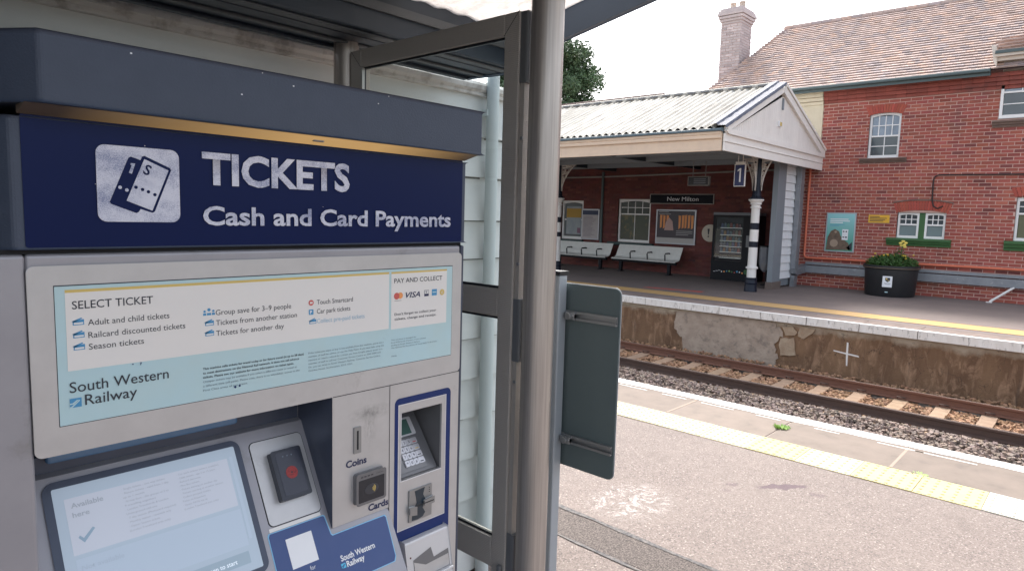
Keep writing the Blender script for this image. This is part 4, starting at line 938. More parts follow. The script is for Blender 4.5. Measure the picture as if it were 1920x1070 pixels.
# cream painted return above the canopy, with moulded head
q = MB(); q.box(W - .04, W + .012, 6.57, 7.6, 3.42, 5.20); cr = q.build('cream_wall', cream_w, sb)
for z0, z1, pr in ((5.20, 5.29, .07), (5.298, 5.40, .11), (5.408, 5.55, .15)): MB().box(W - pr, W + .01, 6.572, 7.7, z0, z1).build('moulding', cream_w, cr, bevel=.01)
# arches
def arch(y0, y1, z0, z1, rise, n):
    cy = (y0 + y1) / 2
    for k in range(n):
        q = MB(); t = random.gauss(1, .07); q.tint((t, t * random.uniform(.9, 1.1), t)); vs = []
        for a in (k / n + .004, (k + 1) / n - .004):
            s = a * 2 - 1; yb = cy + s * (y1 - y0) / 2; yt = cy + s * ((y1 - y0) / 2 + .09)
            vs += [(yb, z0 + rise * (1 - s * s)), (yt, z1 + rise * (1 - s * s) - .0)]
        q.prism([vs[0], vs[2], vs[3], vs[1]], 'x', W - .016, W + .010); q.build('arch_brick', arch_m, bw)
arch(4.54, 5.36, 4.80, 5.02, .055, 14)
arch(3.30, 4.49, 2.175, 2.42, .075, 20)
arch(.70, 1.95, 2.60, 2.82, .07, 16)
q = MB(); n = 14; vs = []
for k in range(n):
    s = 2 * k / (n - 1) - 1; vs.append((3.895 + s * .70, 2.425 + .085 * (1 - s * s)))
q.prism(vs + [(a, b3 + .03) for a, b3 in reversed(vs)], 'x', W - .03, W); q.build('arch_hood', stone_sill, bw)
# windows
def sash(name, y0, y1, z0, z1, cols, rows_top, mid, parent, gm_=dark_glass, gl_low=None, lowcols=2, lowrows=1, fr=.055, m=white_p, x=W + .05, head=0.0):
    q = MB(); q.box(x, x + .08, y0, y0 + fr, z0, z1); q.box(x, x + .08, y1 - fr, y1, z0, z1); q.box(x, x + .08, y0 + fr, y1 - fr, z0, z0 + fr * 1.4)
    # arched head
    n = 10; lo = []; hi = []
    for k in range(n + 1):
        s = 2 * k / n - 1; yy = y0 + fr + (y1 - y0 - 2 * fr) * k / n; lo.append((yy, z1 - fr - head * s * s)); 
    q.prism(lo + [(y1 - fr, z1), (y0 + fr, z1)], 'x', x, x + .08)
    w = q.build('window', m, parent)
    q = MB(); q.box(x + .012, x + .06, y0 + fr, y1 - fr, mid - .022, mid + .022); q.build('sash_rail', m, w)
    gz = [(z0 + fr * 1.4, mid - .022, gl_low or gm_, lowcols, lowrows), (mid + .022, z1 - fr - head * .3, gm_, cols, rows_top)]
    for a, b3, g2, cc, rr in gz:
        for i in range(cc):
            for j in range(rr):
                ya = y0 + fr + (y1 - y0 - 2 * fr) * i / cc; yb = y0 + fr + (y1 - y0 - 2 * fr) * (i + 1) / cc
                za = a + (b3 - a) * j / rr; zb = a + (b3 - a) * (j + 1) / rr
                MB().box(x + .040, x + .046, ya + .008, yb - .008, za + .008, zb - .008).build('pane', g2, w)
        q = MB()
        for i in range(1, cc): yy = y0 + fr + (y1 - y0 - 2 * fr) * i / cc; q.box(x + .022, x + .050, yy - .011, yy + .011, a, b3)
        for j in range(1, rr): zz = a + (b3 - a) * j / rr; q.box(x + .0225, x + .0495, y0 + fr, y1 - fr, zz - .011, zz + .011)
        if q.v: tag(q.build('glazing_bar', m, w), kind='stuff')
    MB().box(x + .10, x + .11, y0, y1, z0, z1).build('room_backing', dark_room, w)
    return w
sash('up', 4.567, 5.332, 3.65, 4.855, 4, 2, 4.24, sb, pale_glass, dark_glass, 2, 2, head=.05)
sash('p1', 3.945, 4.445, 1.50, 2.18, 3, 2, 1.865, sb, dark_glass, net_glass, 1, 1, fr=.05, head=.02)
sash('p2', 3.345, 3.805, 1.50, 2.18, 3, 2, 1.865, sb, dark_glass, net_glass, 1, 1, fr=.05, head=.02)
MB().box(W + .045, W + .14, 3.807, 3.943, 1.497, 2.18).build('window_mullion', green_p, sb, bevel=.01)
sash('r', .76, 1.895, 1.535, 2.595, 2, 2, 2.20, sb, dark_glass, pm('green_blind_glass', (0.12, 0.125, 0.07), rough=.3), 2, 1, head=.04)
def sill(y0, y1, zt, m, d=.13, h=.2, name='window_sill'):
    q = MB(); q.prism([(W + .05, zt + .01), (W - d, zt - .005), (W - d, zt - h * .28), (W - d * .72, zt - h * .34), (W - d * .62, zt - h * .66), (W - d * .35, zt - h * .72), (W - d * .30, zt - h), (W + .05, zt - h)], 'y', y0, y1)
    return q.build(name, m, sb)
sill(3.17, 4.66, 1.495, green_p); sill(.55, 2.06, 1.53, green_p, h=.24)
sill(4.36, 5.50, 3.645, stone_sill, d=.12, h=.13); sill(1.0, 2.55, 4.46, stone_sill, d=.12, h=.16)
# wall dormer on the right
dm = thing('tmp', None, None); bpy.data.objects.remove(dm)
sash('d', 1.25, 2.435, 4.505, 5.60, 3, 2, 5.13, sb, pale_glass, dark_glass, 2, 2, fr=.06, x=W - .03)
MB().box(W - .05, W + .3, .6, 2.44, 5.605, 5.86).build('dormer_head', cream_f, sb)
q = MB(); q.box(W - .20, W + .3, .6, 2.56, 5.865, 5.95); q.prism([(W - .30, 5.955), (W - .30, 6.02), (W - .22, 6.02), (W - .22, 5.955)], 'y', .6, 2.60); q.build('dormer_eave', cream_f, sb)
q = MB(); q.prism([(W - .34, 6.02), (W - .34, 6.09), (W - .25, 6.10), (W - .24, 6.02)], 'y', .6, 2.60); q.build('gutter', gutter_m, sb)
q = MB(); q.prism([(2.60, 6.22), (2.70, 6.26), (2.63, 5.85), (2.56, 5.72), (2.56, 5.95)], 'x', W - .25, W + .1); q.build('dormer_cheek', cream_f, sb)
# main roof: boarding, tiles course by course
roof_b = pm('roof_boarding', (0.10, 0.055, 0.05), rough=.9)
tile_m = pm('clay_roof_tile', (0.50, 0.385, 0.345), (0.44, 0.335, 0.30), 5, rough=.85, tint=True, bstr=.3, bscale=40)
E0 = Vector((20.13, 0, 5.665)); RD = Vector((24.0, 0, 8.50)); SL = (RD - E0); SLn = SL.normalized(); RL = SL.length
def yend(t): return 10.36 + (9.08 - 10.36) * t         # left end of the slope at fraction t
q = MB()
q.add([(E0.x, -8, E0.z - .03), (E0.x, yend(0), E0.z - .03), (RD.x, yend(1), RD.z - .03), (RD.x, -8, RD.z - .03)], [(0, 3, 2, 1)])
q.add([(RD.x, yend(1), RD.z - .03), (28, yend(1) + 1.3, 5.6), (28, -8, 5.6), (RD.x, -8, RD.z - .03)], [(0, 3, 2, 1)])
q.add([(E0.x, yend(0), E0.z - .03), (RD.x, yend(1), RD.z - .03), (28, yend(1) + 1.3, 5.6)], [(0, 1, 2)])
roof = q.build('roof', roof_b, sb)
nrm = Vector((-SLn.z, 0, SLn.x))
TF_ = Matrix(((SLn.x, 0, nrm.x, E0.x), (0, 1, 0, 0), (SLn.z, 0, nrm.z, E0.z), (0, 0, 0, 1)))   # local: (up slope, y, out)
TWd, TG = .185, RL / 31
def ttint():
    r = random.random(); g_ = random.gauss(1, .09)
    if r < .22: return (g_ * .82, g_ * .88, g_ * .96)
    if r < .36: return (g_ * 1.10, g_ * 1.02, g_ * .94)
    return (g_, g_, g_)
def tile(q): q.add([(0, 0, .012), (TG + .03, 0, -.016), (TG + .03, TWd - .006, -.016), (0, TWd - .006, .012), (0, 0, .048), (TG + .03, 0, .002), (TG + .03, TWd - .006, .002), (0, TWd - .006, .048)], [(4, 5, 6, 7), (0, 1, 5, 4), (2, 3, 7, 6), (3, 0, 4, 7), (3, 2, 1, 0), (1, 2, 6, 5)])
tml = []
for k in range(14):
    q = MB(); q.tint(ttint()); tile(q); tml.append(q.mesh('roof_tile', tile_m))
rest = MB(); tl = []
for r in range(31):
    t = r / 31; y = -1.0 + (TWd / 2 if r % 2 else 0)
    while y < yend(t) - TWd * .5:
        tl.append((r, y)); y += TWd
near_t = sorted([t for t in tl if t[1] > 1.0], key=lambda t: t[1] * .8 + t[0] * .12)[:299]; near_t = set(near_t)
for r, y in tl:
    Lm = TF_ @ Matrix.Translation((r * TG, y, random.uniform(-.001, .003))) @ Matrix.Rotation(random.uniform(-.012, .012), 4, 'Z')
    if (r, y) in near_t:
        o = link('roof_tile', random.choice(tml), roof); o.matrix_basis = Lm
    else:
        rest.tint(ttint()); rest.on(Lm, tile)
tag(rest.build('tiling', tile_m, roof), kind='stuff')
q = MB(); y = -1.0
while y < yend(1):
    q.tint(ttint()); q.tube([(RD.x, y, RD.z - .02), (RD.x, y + .30, RD.z - .02)], .11, 8); y += .31
tag(q.build('ridge_tiles', tile_m, roof), kind='stuff')
q = MB()
for k in range(31):
    t = (k + .3) / 31; p = E0.lerp(RD, t); q.tint(ttint()); y = yend(t); q.box(p.x - .03, p.x + .10, y - .10, y + .10, p.z - .02, p.z + .045)
tag(q.build('hip_tiles', tile_m, roof), kind='stuff')
q = MB(); q.prism([(20.02, 5.60), (20.02, 5.68), (20.14, 5.68), (20.14, 5.60)], 'y', 2.66, 10.4); q.build('gutter', gutter_m, sb, bevel=.02)
q = MB(); q.prism([(20.10, 5.52), (20.10, 5.598), (W, 5.598), (W, 5.605)], 'y', 2.66, 10.4); q.build('soffit_board', gutter_m, sb)
# dormer roof tiles
q = MB()
for r in range(5):
    for c in range(10):
        q.tint(ttint()); z = 6.10 + r * .10; x = W - .28 + r * .13; q.box(x, x + .16, 2.60 - (c + 1) * .185 + (r % 2) * .09, 2.60 - c * .185 - .006 + (r % 2) * .09, z, z + .02)
tag(q.build('tiling', tile_m, roof), kind='stuff')
# chimney
ch_m = pm('weathered_chimney_brick', (0.55, 0.48, 0.47), (0.48, 0.41, 0.41), 6, rough=.9, tint=True)
ch = MB().box(22.06, 22.94, 9.96, 10.64, 5.8, 8.42).build('chimney', mortar, sb)
for wdt, z in ((0.0, 8.425), (.04, 8.51), (.08, 8.60), (.11, 8.70), (.08, 8.79), (.03, 8.86)):
    q = MB(); q.tint(random.uniform(.9, 1.1)); q.box(22.05 - wdt, 22.95 + wdt, 9.95 - wdt, 10.65 + wdt, z, z + .080); q.build('corbel_course', ch_m, ch)
q = MB(); z = 6.3; r = 0
while z < 8.40:
    for (a0, a1, fn) in ((9.95, 10.65, lambda s, e: (22.048, 22.06, s, e)), (22.06, 22.94, lambda s, e: (s, e, 9.948, 9.96))):
        s = a0 - (.12 if r % 2 else 0)
        while s < a1: e = min(s + .235, a1); s2 = max(s, a0); g_ = random.gauss(1, .1); q.tint((g_, g_, g_)); bx = fn(s2, e); q.box(*bx, z, z + .075) if e > s2 + .02 else None; s += .247
    z += .088; r += 1
tag(q.build('brickwork', ch_m, ch), kind='stuff')
for yy in (10.14, 10.46):
    q = MB(); q.lathe([(.13, 8.94), (.11, 8.97), (.09, 9.15), (.11, 9.17), (.11, 9.21)], 22.5, yy, 12); q.build('chimney_pot', pm('buff_pot', (0.55, 0.46, 0.38), rough=.8), ch)

# ================================================================== CANOPY
cy0, cy1 = 6.5, 34.0
cn = thing('station_canopy', 'cream and white gabled platform canopy with corrugated roof on striped iron columns', 'canopy', (17.15, 7.03, 0))
XE0, ZE = 13.90, 3.80; XRg, ZR = 17.10, 5.20; XE1 = 20.38
corr = pm('weathered_corrugated_sheet', (0.52, 0.50, 0.45), (0.40, 0.375, 0.33), 4, lo=.42, hi=.62, rough=.8, stretch=(.35, 5, .35), dirt=(0.23, 0.20, 0.175), dscale=2.2, dlo=.54, dhi=.70, tint=True)
def corr_sheet(xa, za, xb, zb, ya, yb, t):
    q = MB(); q.tint(t); n = int(round((yb - ya) / .195 * 8)); vs = []; m = 5
    for i in range(n + 1):
        y = ya + (yb - ya) * i / n; h = .030 * math.cos(2 * math.pi * y / .195)
        for j in range(m): a = j / (m - 1); vs.append((xa + (xb - xa) * a, y, za + (zb - za) * a + h))
    fs = [(i * m + j, i * m + j + 1, (i + 1) * m + j + 1, (i + 1) * m + j) for i in range(n) for j in range(m - 1)]
    q.add(vs, fs); return q
y = cy0 + .12; k = 0
while y < cy1:
    yb = y + .975; t = random.gauss(1, .05)
    corr_sheet(XE0 - .02, ZE + .05, XRg, ZR + .03, y, yb + .02, (t, t, t)).build('corrugated_sheet', corr, cn, smooth=False)
    corr_sheet(XRg, ZR + .03, XE1, ZE + .02, y, yb + .02, (t, t, t)).build('corrugated_sheet', corr, cn)
    y = yb; k += 1
q = MB(); q.tube([(XRg, cy0 + .3, ZR + .05), (XRg, cy1, ZR + .05)], .07, 8); rc_ = q.build('ridge_capping', corr, cn)
q = MB(); y = cy0 + .4
while y < cy1: q.box(XRg - .11, XRg - .06, y, y + .22, ZR + .035, ZR + .075); y += .39
tag(q.build('ridge_vents', pm('grey_vent', (0.20, 0.20, 0.21), rough=.7), rc_), kind='stuff')
gut2 = pm('blue_grey_gutter', (0.10, 0.145, 0.175), rough=.5)
q = MB(); q.prism([(XE0 - .09, 3.755), (XE0 - .09, 3.815), (XE0, 3.815), (XE0, 3.755)], 'y', cy0 + .02, cy1); q.build('gutter', gut2, cn, bevel=.015)
fas_m = pm('peach_cream_fascia', (0.72, 0.56, 0.42), (0.66, 0.51, 0.39), 4, rough=.7, dirt=(0.42, 0.32, 0.25), dscale=16, dlo=.66, dhi=.74, bstr=.2, bscale=25)
q = MB(); q.prism([(XE0 - .05, 3.752), (XE0 - .05, 3.70), (XE0 - .03, 3.685), (XE0 - .045, 3.66), (XE0 - .045, 3.61), (XE0, 3.585), (XE0, 3.34), (XE0 + .05, 3.34), (XE0 + .05, 3.752)], 'y', cy0 + .05, cy1); q.build('fascia_board', fas_m, cn)
# gable end
gab_m = pm('white_gable_boards', (0.86, 0.82, 0.78), (0.82, 0.78, 0.74), 5, rough=.6, tint=True)
gx0, gx1, gxm = 14.12, 20.50, 17.16
x = gx0
while x < gx1:
    xb = min(x + .115, gx1)
    zt = lambda xx: 3.76 + (4.96 - 3.76) * (1 - abs(xx - gxm) / (gxm - gx0)) if xx < gxm else 3.76 + (4.96 - 3.76) * (1 - (xx - gxm) / (gx1 - gxm))
    t = random.gauss(1, .02); q = MB(); q.tint((t, t, t)); za, zb = max(zt(x), 3.765), max(zt(xb - .006), 3.765)
    if max(za, zb) > 3.78: q.prism([(x, 3.76), (xb - .006, 3.76), (xb - .006, zb), (x, za)], 'y', cy0 + .012, cy0 + .03); q.build('gable_board', gab_m, cn)
    x = xb
MB().box(gx0, gx1, cy0 + .031, cy0 + .05, 3.4, 3.80).build('gable_backing', gab_m, cn)
q = MB(); q.prism([(13.95, 3.765), (14.05, 3.72), (20.62, 3.72), (20.62, 3.80), (14.0, 3.80)], 'y', cy0 - .055, cy0 + .011); q.build('gable_rail', gab_m, cn, bevel=.015)
q = MB(); q.box(13.93, 20.60, cy0 - .01, cy0 + .03, 3.56, 3.715); q.box(13.93, 20.60, cy0 - .03, cy0 + .03, 3.535, 3.565); q.box(13.93, 20.50, cy0 - .012, cy0 + .03, 3.34, 3.53); q.build('gable_fascia', gab_m, cn, bevel=.006)
def barge(pa, pb, w, d0, d1, m, name):
    a = Vector(pa); b3 = Vector(pb); dr = (b3 - a).normalized(); nn = Vector((-dr.y, dr.x)); 
    if nn.y > 0: nn = -nn
    q = MB(); q.prism([tuple(a), tuple(b3), tuple(b3 + nn * w), tuple(a + nn * w)], 'y', d0, d1); return q.build(name, m, cn, bevel=.01)
barge((17.10, 5.18), (20.58, 3.80), .16, cy0 - .06, cy0 + .04, gab_m, 'barge_board'); barge((17.16, 5.235), (20.62, 3.86), .05, cy0 - .09, cy0 + .30, gab_m, 'barge_board')
barge((13.98, 3.86), (17.10, 5.18), .11, cy0 - .04, cy0 + .04, gab_m, 'barge_board')
lead = pm('lead_flashing', (0.105, 0.115, 0.155), (0.08, 0.088, 0.125), 6, rough=.75, bstr=.6, bscale=9, bdist=.02, dirt=(0.26, 0.27, 0.31), dscale=9, dlo=.60, dhi=.66)
q = MB(); vs = []; n = 24
for i in range(n + 1):
    a = i / n; x = 13.86 + (17.16 - 13.86) * a; z = 3.84 + (5.27 - 3.84) * a; j = random.uniform(-.008, .008)
    vs += [(x - .01, cy0 - .07, z - .03 + j), (x, cy0 - .04, z + .035), (x, cy0 + .14, z + .045 + j), (x, cy0 + .17, z + .09), (x, cy0 + .34, z + .075)]
q.add(vs, [(5 * i + j, 5 * i + j + 1, 5 * i + j + 6, 5 * i + j + 5) for i in range(n) for j in range(4)]); q.build('lead_flashing', lead, cn)
MB().box(17.09, 17.15, cy0 - .025, cy0 + .011, 4.62, 4.90).build('finial_block', grey_paint, cn)
pl_ = MB().box(16.90, 17.11, cy0 - .02, cy0 + .011, 4.195, 4.325).build('bridge_plate', white_ink, cn)
MB().box(16.97, 17.10, cy0 - .022, cy0 - .0205, 4.21, 4.31).build('plate_panel', yellow_print, pl_)
MB().box(20.48, 20.66, cy0 - .04, cy0 + .2, 3.74, 3.80).build('gutter', gutter_m, cn)
# soffit boards and beams
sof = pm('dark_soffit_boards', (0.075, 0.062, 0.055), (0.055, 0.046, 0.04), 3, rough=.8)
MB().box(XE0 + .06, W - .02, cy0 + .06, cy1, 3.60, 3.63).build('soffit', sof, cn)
for x in (15.4, 16.95, 18.6): MB().box(x, x + .14, cy0 + .08, cy1, 3.44, 3.599).build('beam', grey_paint, cn)
for y in (7.05, 10.3, 13.55, 16.8): MB().box(XE0 + .06, W - .03, y - .05, y + .05, 3.46, 3.598).build('cross_beam', pm('dark_blue_iron', (0.020, 0.032, 0.045), rough=.5), cn)
# columns
wp = pm('column_white', (0.76, 0.74, 0.72), rough=.5); npnt = pm('column_navy', (0.005, 0.009, 0.022), rough=.4, spec=.3)
cxx, cyy = 17.16, 7.03
def column(cyy, spread):
    r = .118
    col_ = MB(); col_.lathe([(.165, 0), (.165, .05), (.158, .06), (.150, .20), (.158, .21), (.158, .24), (.145, .26), (.145, .33), (.152, .335), (.152, .36), (r, .37)], cxx, cyy, 22); root = col_.build('column', npnt, cn, smooth=True)
    for a, b3, m, rad in ((.37, .60, wp, r), (.66, 1.16, wp, r * .96), (1.16, 1.31, npnt, r * .96), (1.31, 1.62, wp, r * .93), (1.62, 1.79, npnt, r * .93), (1.79, 2.17, wp, r * .90), (2.40, 3.46, npnt, r * .78)):
        q = MB(); q.lathe([(rad, a), (rad * .995, b3)], cxx, cyy, 22); q.build('column_band', m, root, smooth=True)
    q = MB(); q.lathe([(r, .60), (r + .035, .605), (r + .035, .645), (r, .66)], cxx, cyy, 22); q.build('column_ring', wp, root)
    q = MB(); q.lathe([(r * .9, 2.17), (r + .02, 2.175), (r + .02, 2.20), (r * .95, 2.215), (r * .95, 2.26), (r + .04, 2.275), (r + .01, 2.29), (r + .03, 2.33), (r + .075, 2.375), (r + .075, 2.40)], cxx, cyy, 22); q.build('capital', wp, root, smooth=True)
    q = MB(); q.lathe([(.17, 2.402), (.17, 2.45), (.12, 2.47), (.10, 2.62)], cxx, cyy, 12); q.build('capital_block', npnt, root)
    # pierced brackets along Y and X
    for ang in (0, 90, 180, 270):
        q = MB(); n = 8; outer = []; 
        Rm = Matrix.Translation((cxx, cyy, 0)) @ Matrix.Rotation(R(ang), 4, 'Z')
        for k in range(n):
            a = k / n; b3 = (k + 1) / n
            f1 = lambda s: .09 + spread * s ** 2.0; z = lambda s: 2.62 + .82 * s
            # inner edge strip, outer arc strip and cross webs leave holes
            q.on(Rm, lambda q2: q2.prism([(.088, z(a)), (.112, z(a)), (.112, z(b3)), (.088, z(b3))], 'y', -.012, .012))
            q.on(Rm, lambda q2: q2.prism([(f1(a), z(a)), (f1(a) + .035, z(a)), (f1(b3) + .035, z(b3)), (f1(b3), z(b3))], 'y', -.012, .012))
            if k > 1: q.on(Rm, lambda q2: q2.prism([(.10, z(a)), (f1(a) + .01, z(a) + (.04 if k % 2 else -.04)), (f1(a) + .01, z(a) + .03 + (.04 if k % 2 else -.04)), (.10, z(a) + .035)], 'y', -.011, .011))
            if k > 3: q.on(Rm, lambda q2: q2.prism([(a2, b4) for a2, b4 in disc((.10 + f1(a)) / 2, z(a) + .05, .035, 8)], 'y', -.010, .010))
        q.on(Rm, lambda q2: q2.prism([(.088, 3.42), (.15 + spread, 3.42), (.15 + spread, 3.455), (.088, 3.455)], 'y', -.02, .02))
        q.build('bracket', pm('bracket_cream', (0.60, 0.56, 0.52), rough=.6), root)
    return root
column(7.03, .26); column(13.55, .50)

# ================================================================== WEATHERBOARD SCREEN at the canopy end
ws = thing('weatherboard_screen', 'white weatherboard screen framed by grey posts beside the canopy column', 'screen', (19.2, 6.9, 0))
wb_m = pm('white_weatherboard', (0.80, 0.82, 0.84), (0.74, 0.76, 0.79), 5, rough=.6)
MB().box(18.14, 18.70, 6.86, 7.00, .20, 3.50).build('post', grey_paint, ws)
MB().box(18.10, 18.76, 6.84, 7.02, 0, .20).build('plinth', pm('plinth_stone', (0.16, 0.125, 0.11), rough=.9, bstr=.8, bscale=20, bdist=.03), ws)
z = .26
while z < 3.42:
    q = MB(); q.prism([(6.895, z + .215), (6.862, z), (6.895, z), (6.91, z + .215)], 'x', 18.705, 20.05); q.build('weatherboard', wb_m, ws); z += .222
MB().box(18.705, 20.05, 6.915, 6.98, .05, 3.48).build('backing', grey_paint, ws)
MB().box(20.052, 20.11, 6.86, 6.99, .20, 3.50).build('post', grey_paint, ws)
MB().box(18.0, 20.36, 6.85, 6.99, 3.44, 3.56).build('head_board', gut2, ws)
# grey duct: down the screen, then along the brick wall
du = thing('cable_duct', 'grey steel duct dropping down the white screen and running along the brick wall', 'duct', (20.3, 6.8, .5))
dmx = pm('galvanised_duct', (0.27, 0.285, 0.31), (0.22, 0.235, 0.26), 5, rough=.5, metal=.4, dirt=(0.40, 0.41, 0.43), dscale=6, dlo=.6, dhi=.7)
MB().box(19.45, 19.72, 6.72, 6.86, .52, 3.46).build('vertical_run', dmx, du, bevel=.01)
q = MB(); q.prism([(19.45, .52), (19.72, .52), (20.30, .62), (20.38, .62), (20.38, .39), (19.62, .33), (19.50, .38)], 'y', 6.70, 6.86); q.build('elbow', dmx, du)
MB().box(20.22, 20.39, -4, 6.70, .39, .60).build('horizontal_run', dmx, du, bevel=.006)
MB().box(20.26, 20.39, -4, 6.72, .625, .70).build('upper_ledge', dmx, du, bevel=.006)
MB().box(19.50, 19.74, 6.74, 6.86, .0, .33).build('foot', dmx, du)
op = thing('orange_pipe', 'orange conduit running down beside the screen then along the brick wall', 'pipe', (20.3, 6.79, .8))
om = pm('orange_pipe_paint', (0.66, 0.17, 0.09), (0.60, 0.15, 0.085), 6, rough=.5)
MB().tube([(20.33, 6.79, 3.50), (20.33, 6.79, .90), (20.33, 6.76, .84), (20.33, 6.70, .815), (20.33, 4.0, .83), (20.33, -4, .86)], .034, 10).build('conduit', om, op, smooth=True)
cb_ = thing('black_cable', 'thin black cable looping over the small pair of windows', 'cable', (20.38, 3.6, 3.1))
MB().tube([(20.37, 3.42, 2.36), (20.37, 3.55, 2.30), (20.37, 3.64, 2.36), (20.37, 3.68, 2.55), (20.37, 3.69, 3.02), (20.37, 3.66, 3.12), (20.37, 3.58, 3.165), (20.37, 2.5, 3.155), (20.37, -2, 3.13)], .017, 8).build('cable_run', pm('black_cable', (.03, .02, .02), rough=.6), cb_, smooth=True)
st_ = thing('wall_strut', 'short white diagonal strut leaning from the duct to the platform', 'strut', (20.2, 2.0, 0))
MB().tube([(20.10, 2.20, .02), (20.25, 1.74, .42)], .028, 8).build('bar', wp, st_)
MB().box(20.05, 20.16, 2.15, 2.27, 0, .02).build('foot_plate', wp, st_)
# rainwater pipe and service pipe under the canopy
rp = thing('rainwater_pipe', 'dark rainwater pipe on the shaded brick wall between the notices and the window', 'pipe', (20.34, 14.04, 0))
MB().tube([(20.34, 14.04, .1), (20.34, 14.04, 3.45)], .05, 10).build('pipe_run', gutter_m, rp)
sp = thing('service_pipe', 'pale service pipe running high along the shaded wall below the canopy', 'pipe', (20.35, 12, 3.3))
MB().tube([(20.36, 17.5, 3.27), (20.36, 14.3, 3.28), (20.36, 13.9, 3.28), (20.36, 7.2, 3.40)], .028, 8).build('pipe_run', pm('pale_pipe', (.34, .33, .31), rough=.6), sp)

# ================================================================== NOTICES AND SIGNS on the walls
WF = frame((W, 0, 0), (0, -1, 0), (0, 0, 1))       # u = -y, v = z, w = -x
alf = pm('poster_frame', (0.42, 0.44, 0.48), rough=.35, metal=.5)
def board(name, label, cat, y0, y1, z0, z1, d=.05, fr=.035, m=alf, face=None, group=None):
    t = thing(name, label, cat, (W, (y0 + y1) / 2, z0), group)
    q = MB(); q.box(W - d, W - .008, y0, y1, z0, z1); f = q.build('frame', m, t, bevel=.006)
    q = MB(); q.box(W - d - .0015, W - d - .0001, y0 + fr, y1 - fr, z0 + fr, z1 - fr); p = q.build('sheet', face, t)
    return t, p, d + .0025
def bars(par, w, rows_, m, h=.012):
    q = MB()
    for u0, u1, v in rows_: q.on(WF, lambda q2: q2.box(u0, u1, v, v + h, w - .0004, w + .0004))
    tag(q.build('print_lines', m, par), kind='stuff')
# teal animal poster
tm_, nt, b = new_mat('teal_poster_print')
v = coords(nt); sx = N(nt, 'ShaderNodeSeparateXYZ'); nt.links.new(v, sx.inputs[0])
nt.links.new(mixc(nt, ramp(nt, sx.outputs[2], 1.1, 2.1), (0.05, 0.30, 0.20), (0.30, 0.62, 0.66)), b.inputs['Base Color']); b.inputs['Roughness'].default_value = .25
t, p, w = board('poster', 'teal poster of a brown furry animal beside the small yellow sign', 'poster', 5.46, 6.25, 1.03, 2.15, face=tm_)
bars(p, w, [(-6.14, -5.66, 1.95), (-6.14, -5.62, 1.90), (-6.14, -5.80, 1.85)], white_ink, .025); bars(p, w, [(-6.14, -5.75, 1.80), (-6.14, -5.90, 1.77)], blue_ink, .01)
fur = pm('brown_fur_print', (0.17, 0.115, 0.08), (0.10, 0.07, 0.05), 14, rough=.4); fur2 = pm('pale_fur_print', (0.36, 0.27, 0.20), rough=.4)
q = MB(); q.on(WF, lambda q2: q2.prism([(-6.20, 1.08), (-6.18, 1.45), (-6.10, 1.62), (-6.00, 1.68), (-5.88, 1.62), (-5.84, 1.50), (-5.76, 1.40), (-5.62, 1.30), (-5.55, 1.10)], 'z', w, w + .0006)); q.build('animal_picture', fur, p)
q = MB(); q.on(WF, lambda q2: q2.prism(disc(-6.0, 1.28, .11, 12), 'z', w + .0007, w + .0012)); q.on(WF, lambda q2: q2.prism(disc(-5.97, 1.60, .035, 8), 'z', w + .0007, w + .0012)); q.build('animal_picture', fur2, p)
q = MB(); q.on(WF, lambda q2: q2.prism([(-5.60, 1.10), (-5.52, 1.10), (-5.52, 1.34), (-5.66, 1.16)], 'z', w, w + .0006)); q.build('corner_shape', ink, p)
q = MB(); q.on(WF, lambda q2: q2.prism([(-5.80, 1.38), (-5.64, 1.38), (-5.64, 1.68), (-5.80, 1.68)], 'z', w + .0008, w + .0012)); ph = q.build('card_picture', white_ink, p)
bars(ph, w + .0018, [(-5.78, -5.74, 1.60), (-5.71, -5.67, 1.60), (-5.78, -5.74, 1.44), (-5.72, -5.66, 1.44)], ink, .035)
# yellow plate
t, p, w = board('warning_plate', 'small yellow warning plate with dark lines of text', 'sign', 4.635, 5.16, 1.885, 2.105, d=.022, fr=.006, m=yellow_print, face=pm('plate_yellow', (0.75, 0.42, 0.035), rough=.5))
bars(p, w, [(-5.12, -4.88, 2.045), (-5.12, -4.70, 2.005), (-5.12, -4.74, 1.965), (-5.12, -4.78, 1.925)], ink, .018)
# station name board
t, p, w = board('station_name_board', 'long dark name board reading New Milton on the shaded wall', 'sign', 9.72, 12.06, 2.335, 2.665, d=.06, fr=.02, m=pm('name_board_rim', (.45, .41, .38), rough=.5), face=pm('name_board_navy', (0.006, 0.008, 0.014), rough=.5, spec=.15))
text('New Milton', WF, -11.39, 2.435, .145, white_ink, p, 1.14, w + .001)
# advertisement
t, p, w = board('advertisement', 'framed advertisement with orange stripes and a dark foot on the shaded wall', 'poster', 10.30, 11.78, .985, 2.15, d=.06, fr=.05, face=pm('ad_dark', (0.035, 0.03, 0.045), rough=.3))
for u in (-11.62, -11.50, -11.37, -10.92, -10.80, -10.70, -10.58, -10.46):
    q = MB(); h = random.uniform(0, .06); q.on(WF, lambda q2: q2.prism([(u, 1.55 - h), (u + .07, 1.55), (u + .08, 2.0 - h), (u - .01, 1.96)], 'z', w, w + .0005)); q.build('orange_stripe', orange_ink, p)
q = MB(); q.on(WF, lambda q2: q2.prism([(-11.45, 1.45), (-11.1, 1.45), (-11.15, 1.75), (-11.28, 1.88), (-11.40, 1.72)], 'z', w + .0006, w + .0010)); q.build('figure_picture', pm('pale_pink', (0.5, .33, .30), rough=.5), p)
q = MB(); q.on(WF, lambda q2: q2.box(-11.73, -10.35, 1.035, 1.20, w, w + .0005)); fo = q.build('foot_panel', pm('grey_white', (.42, .41, .40), rough=.5), p)
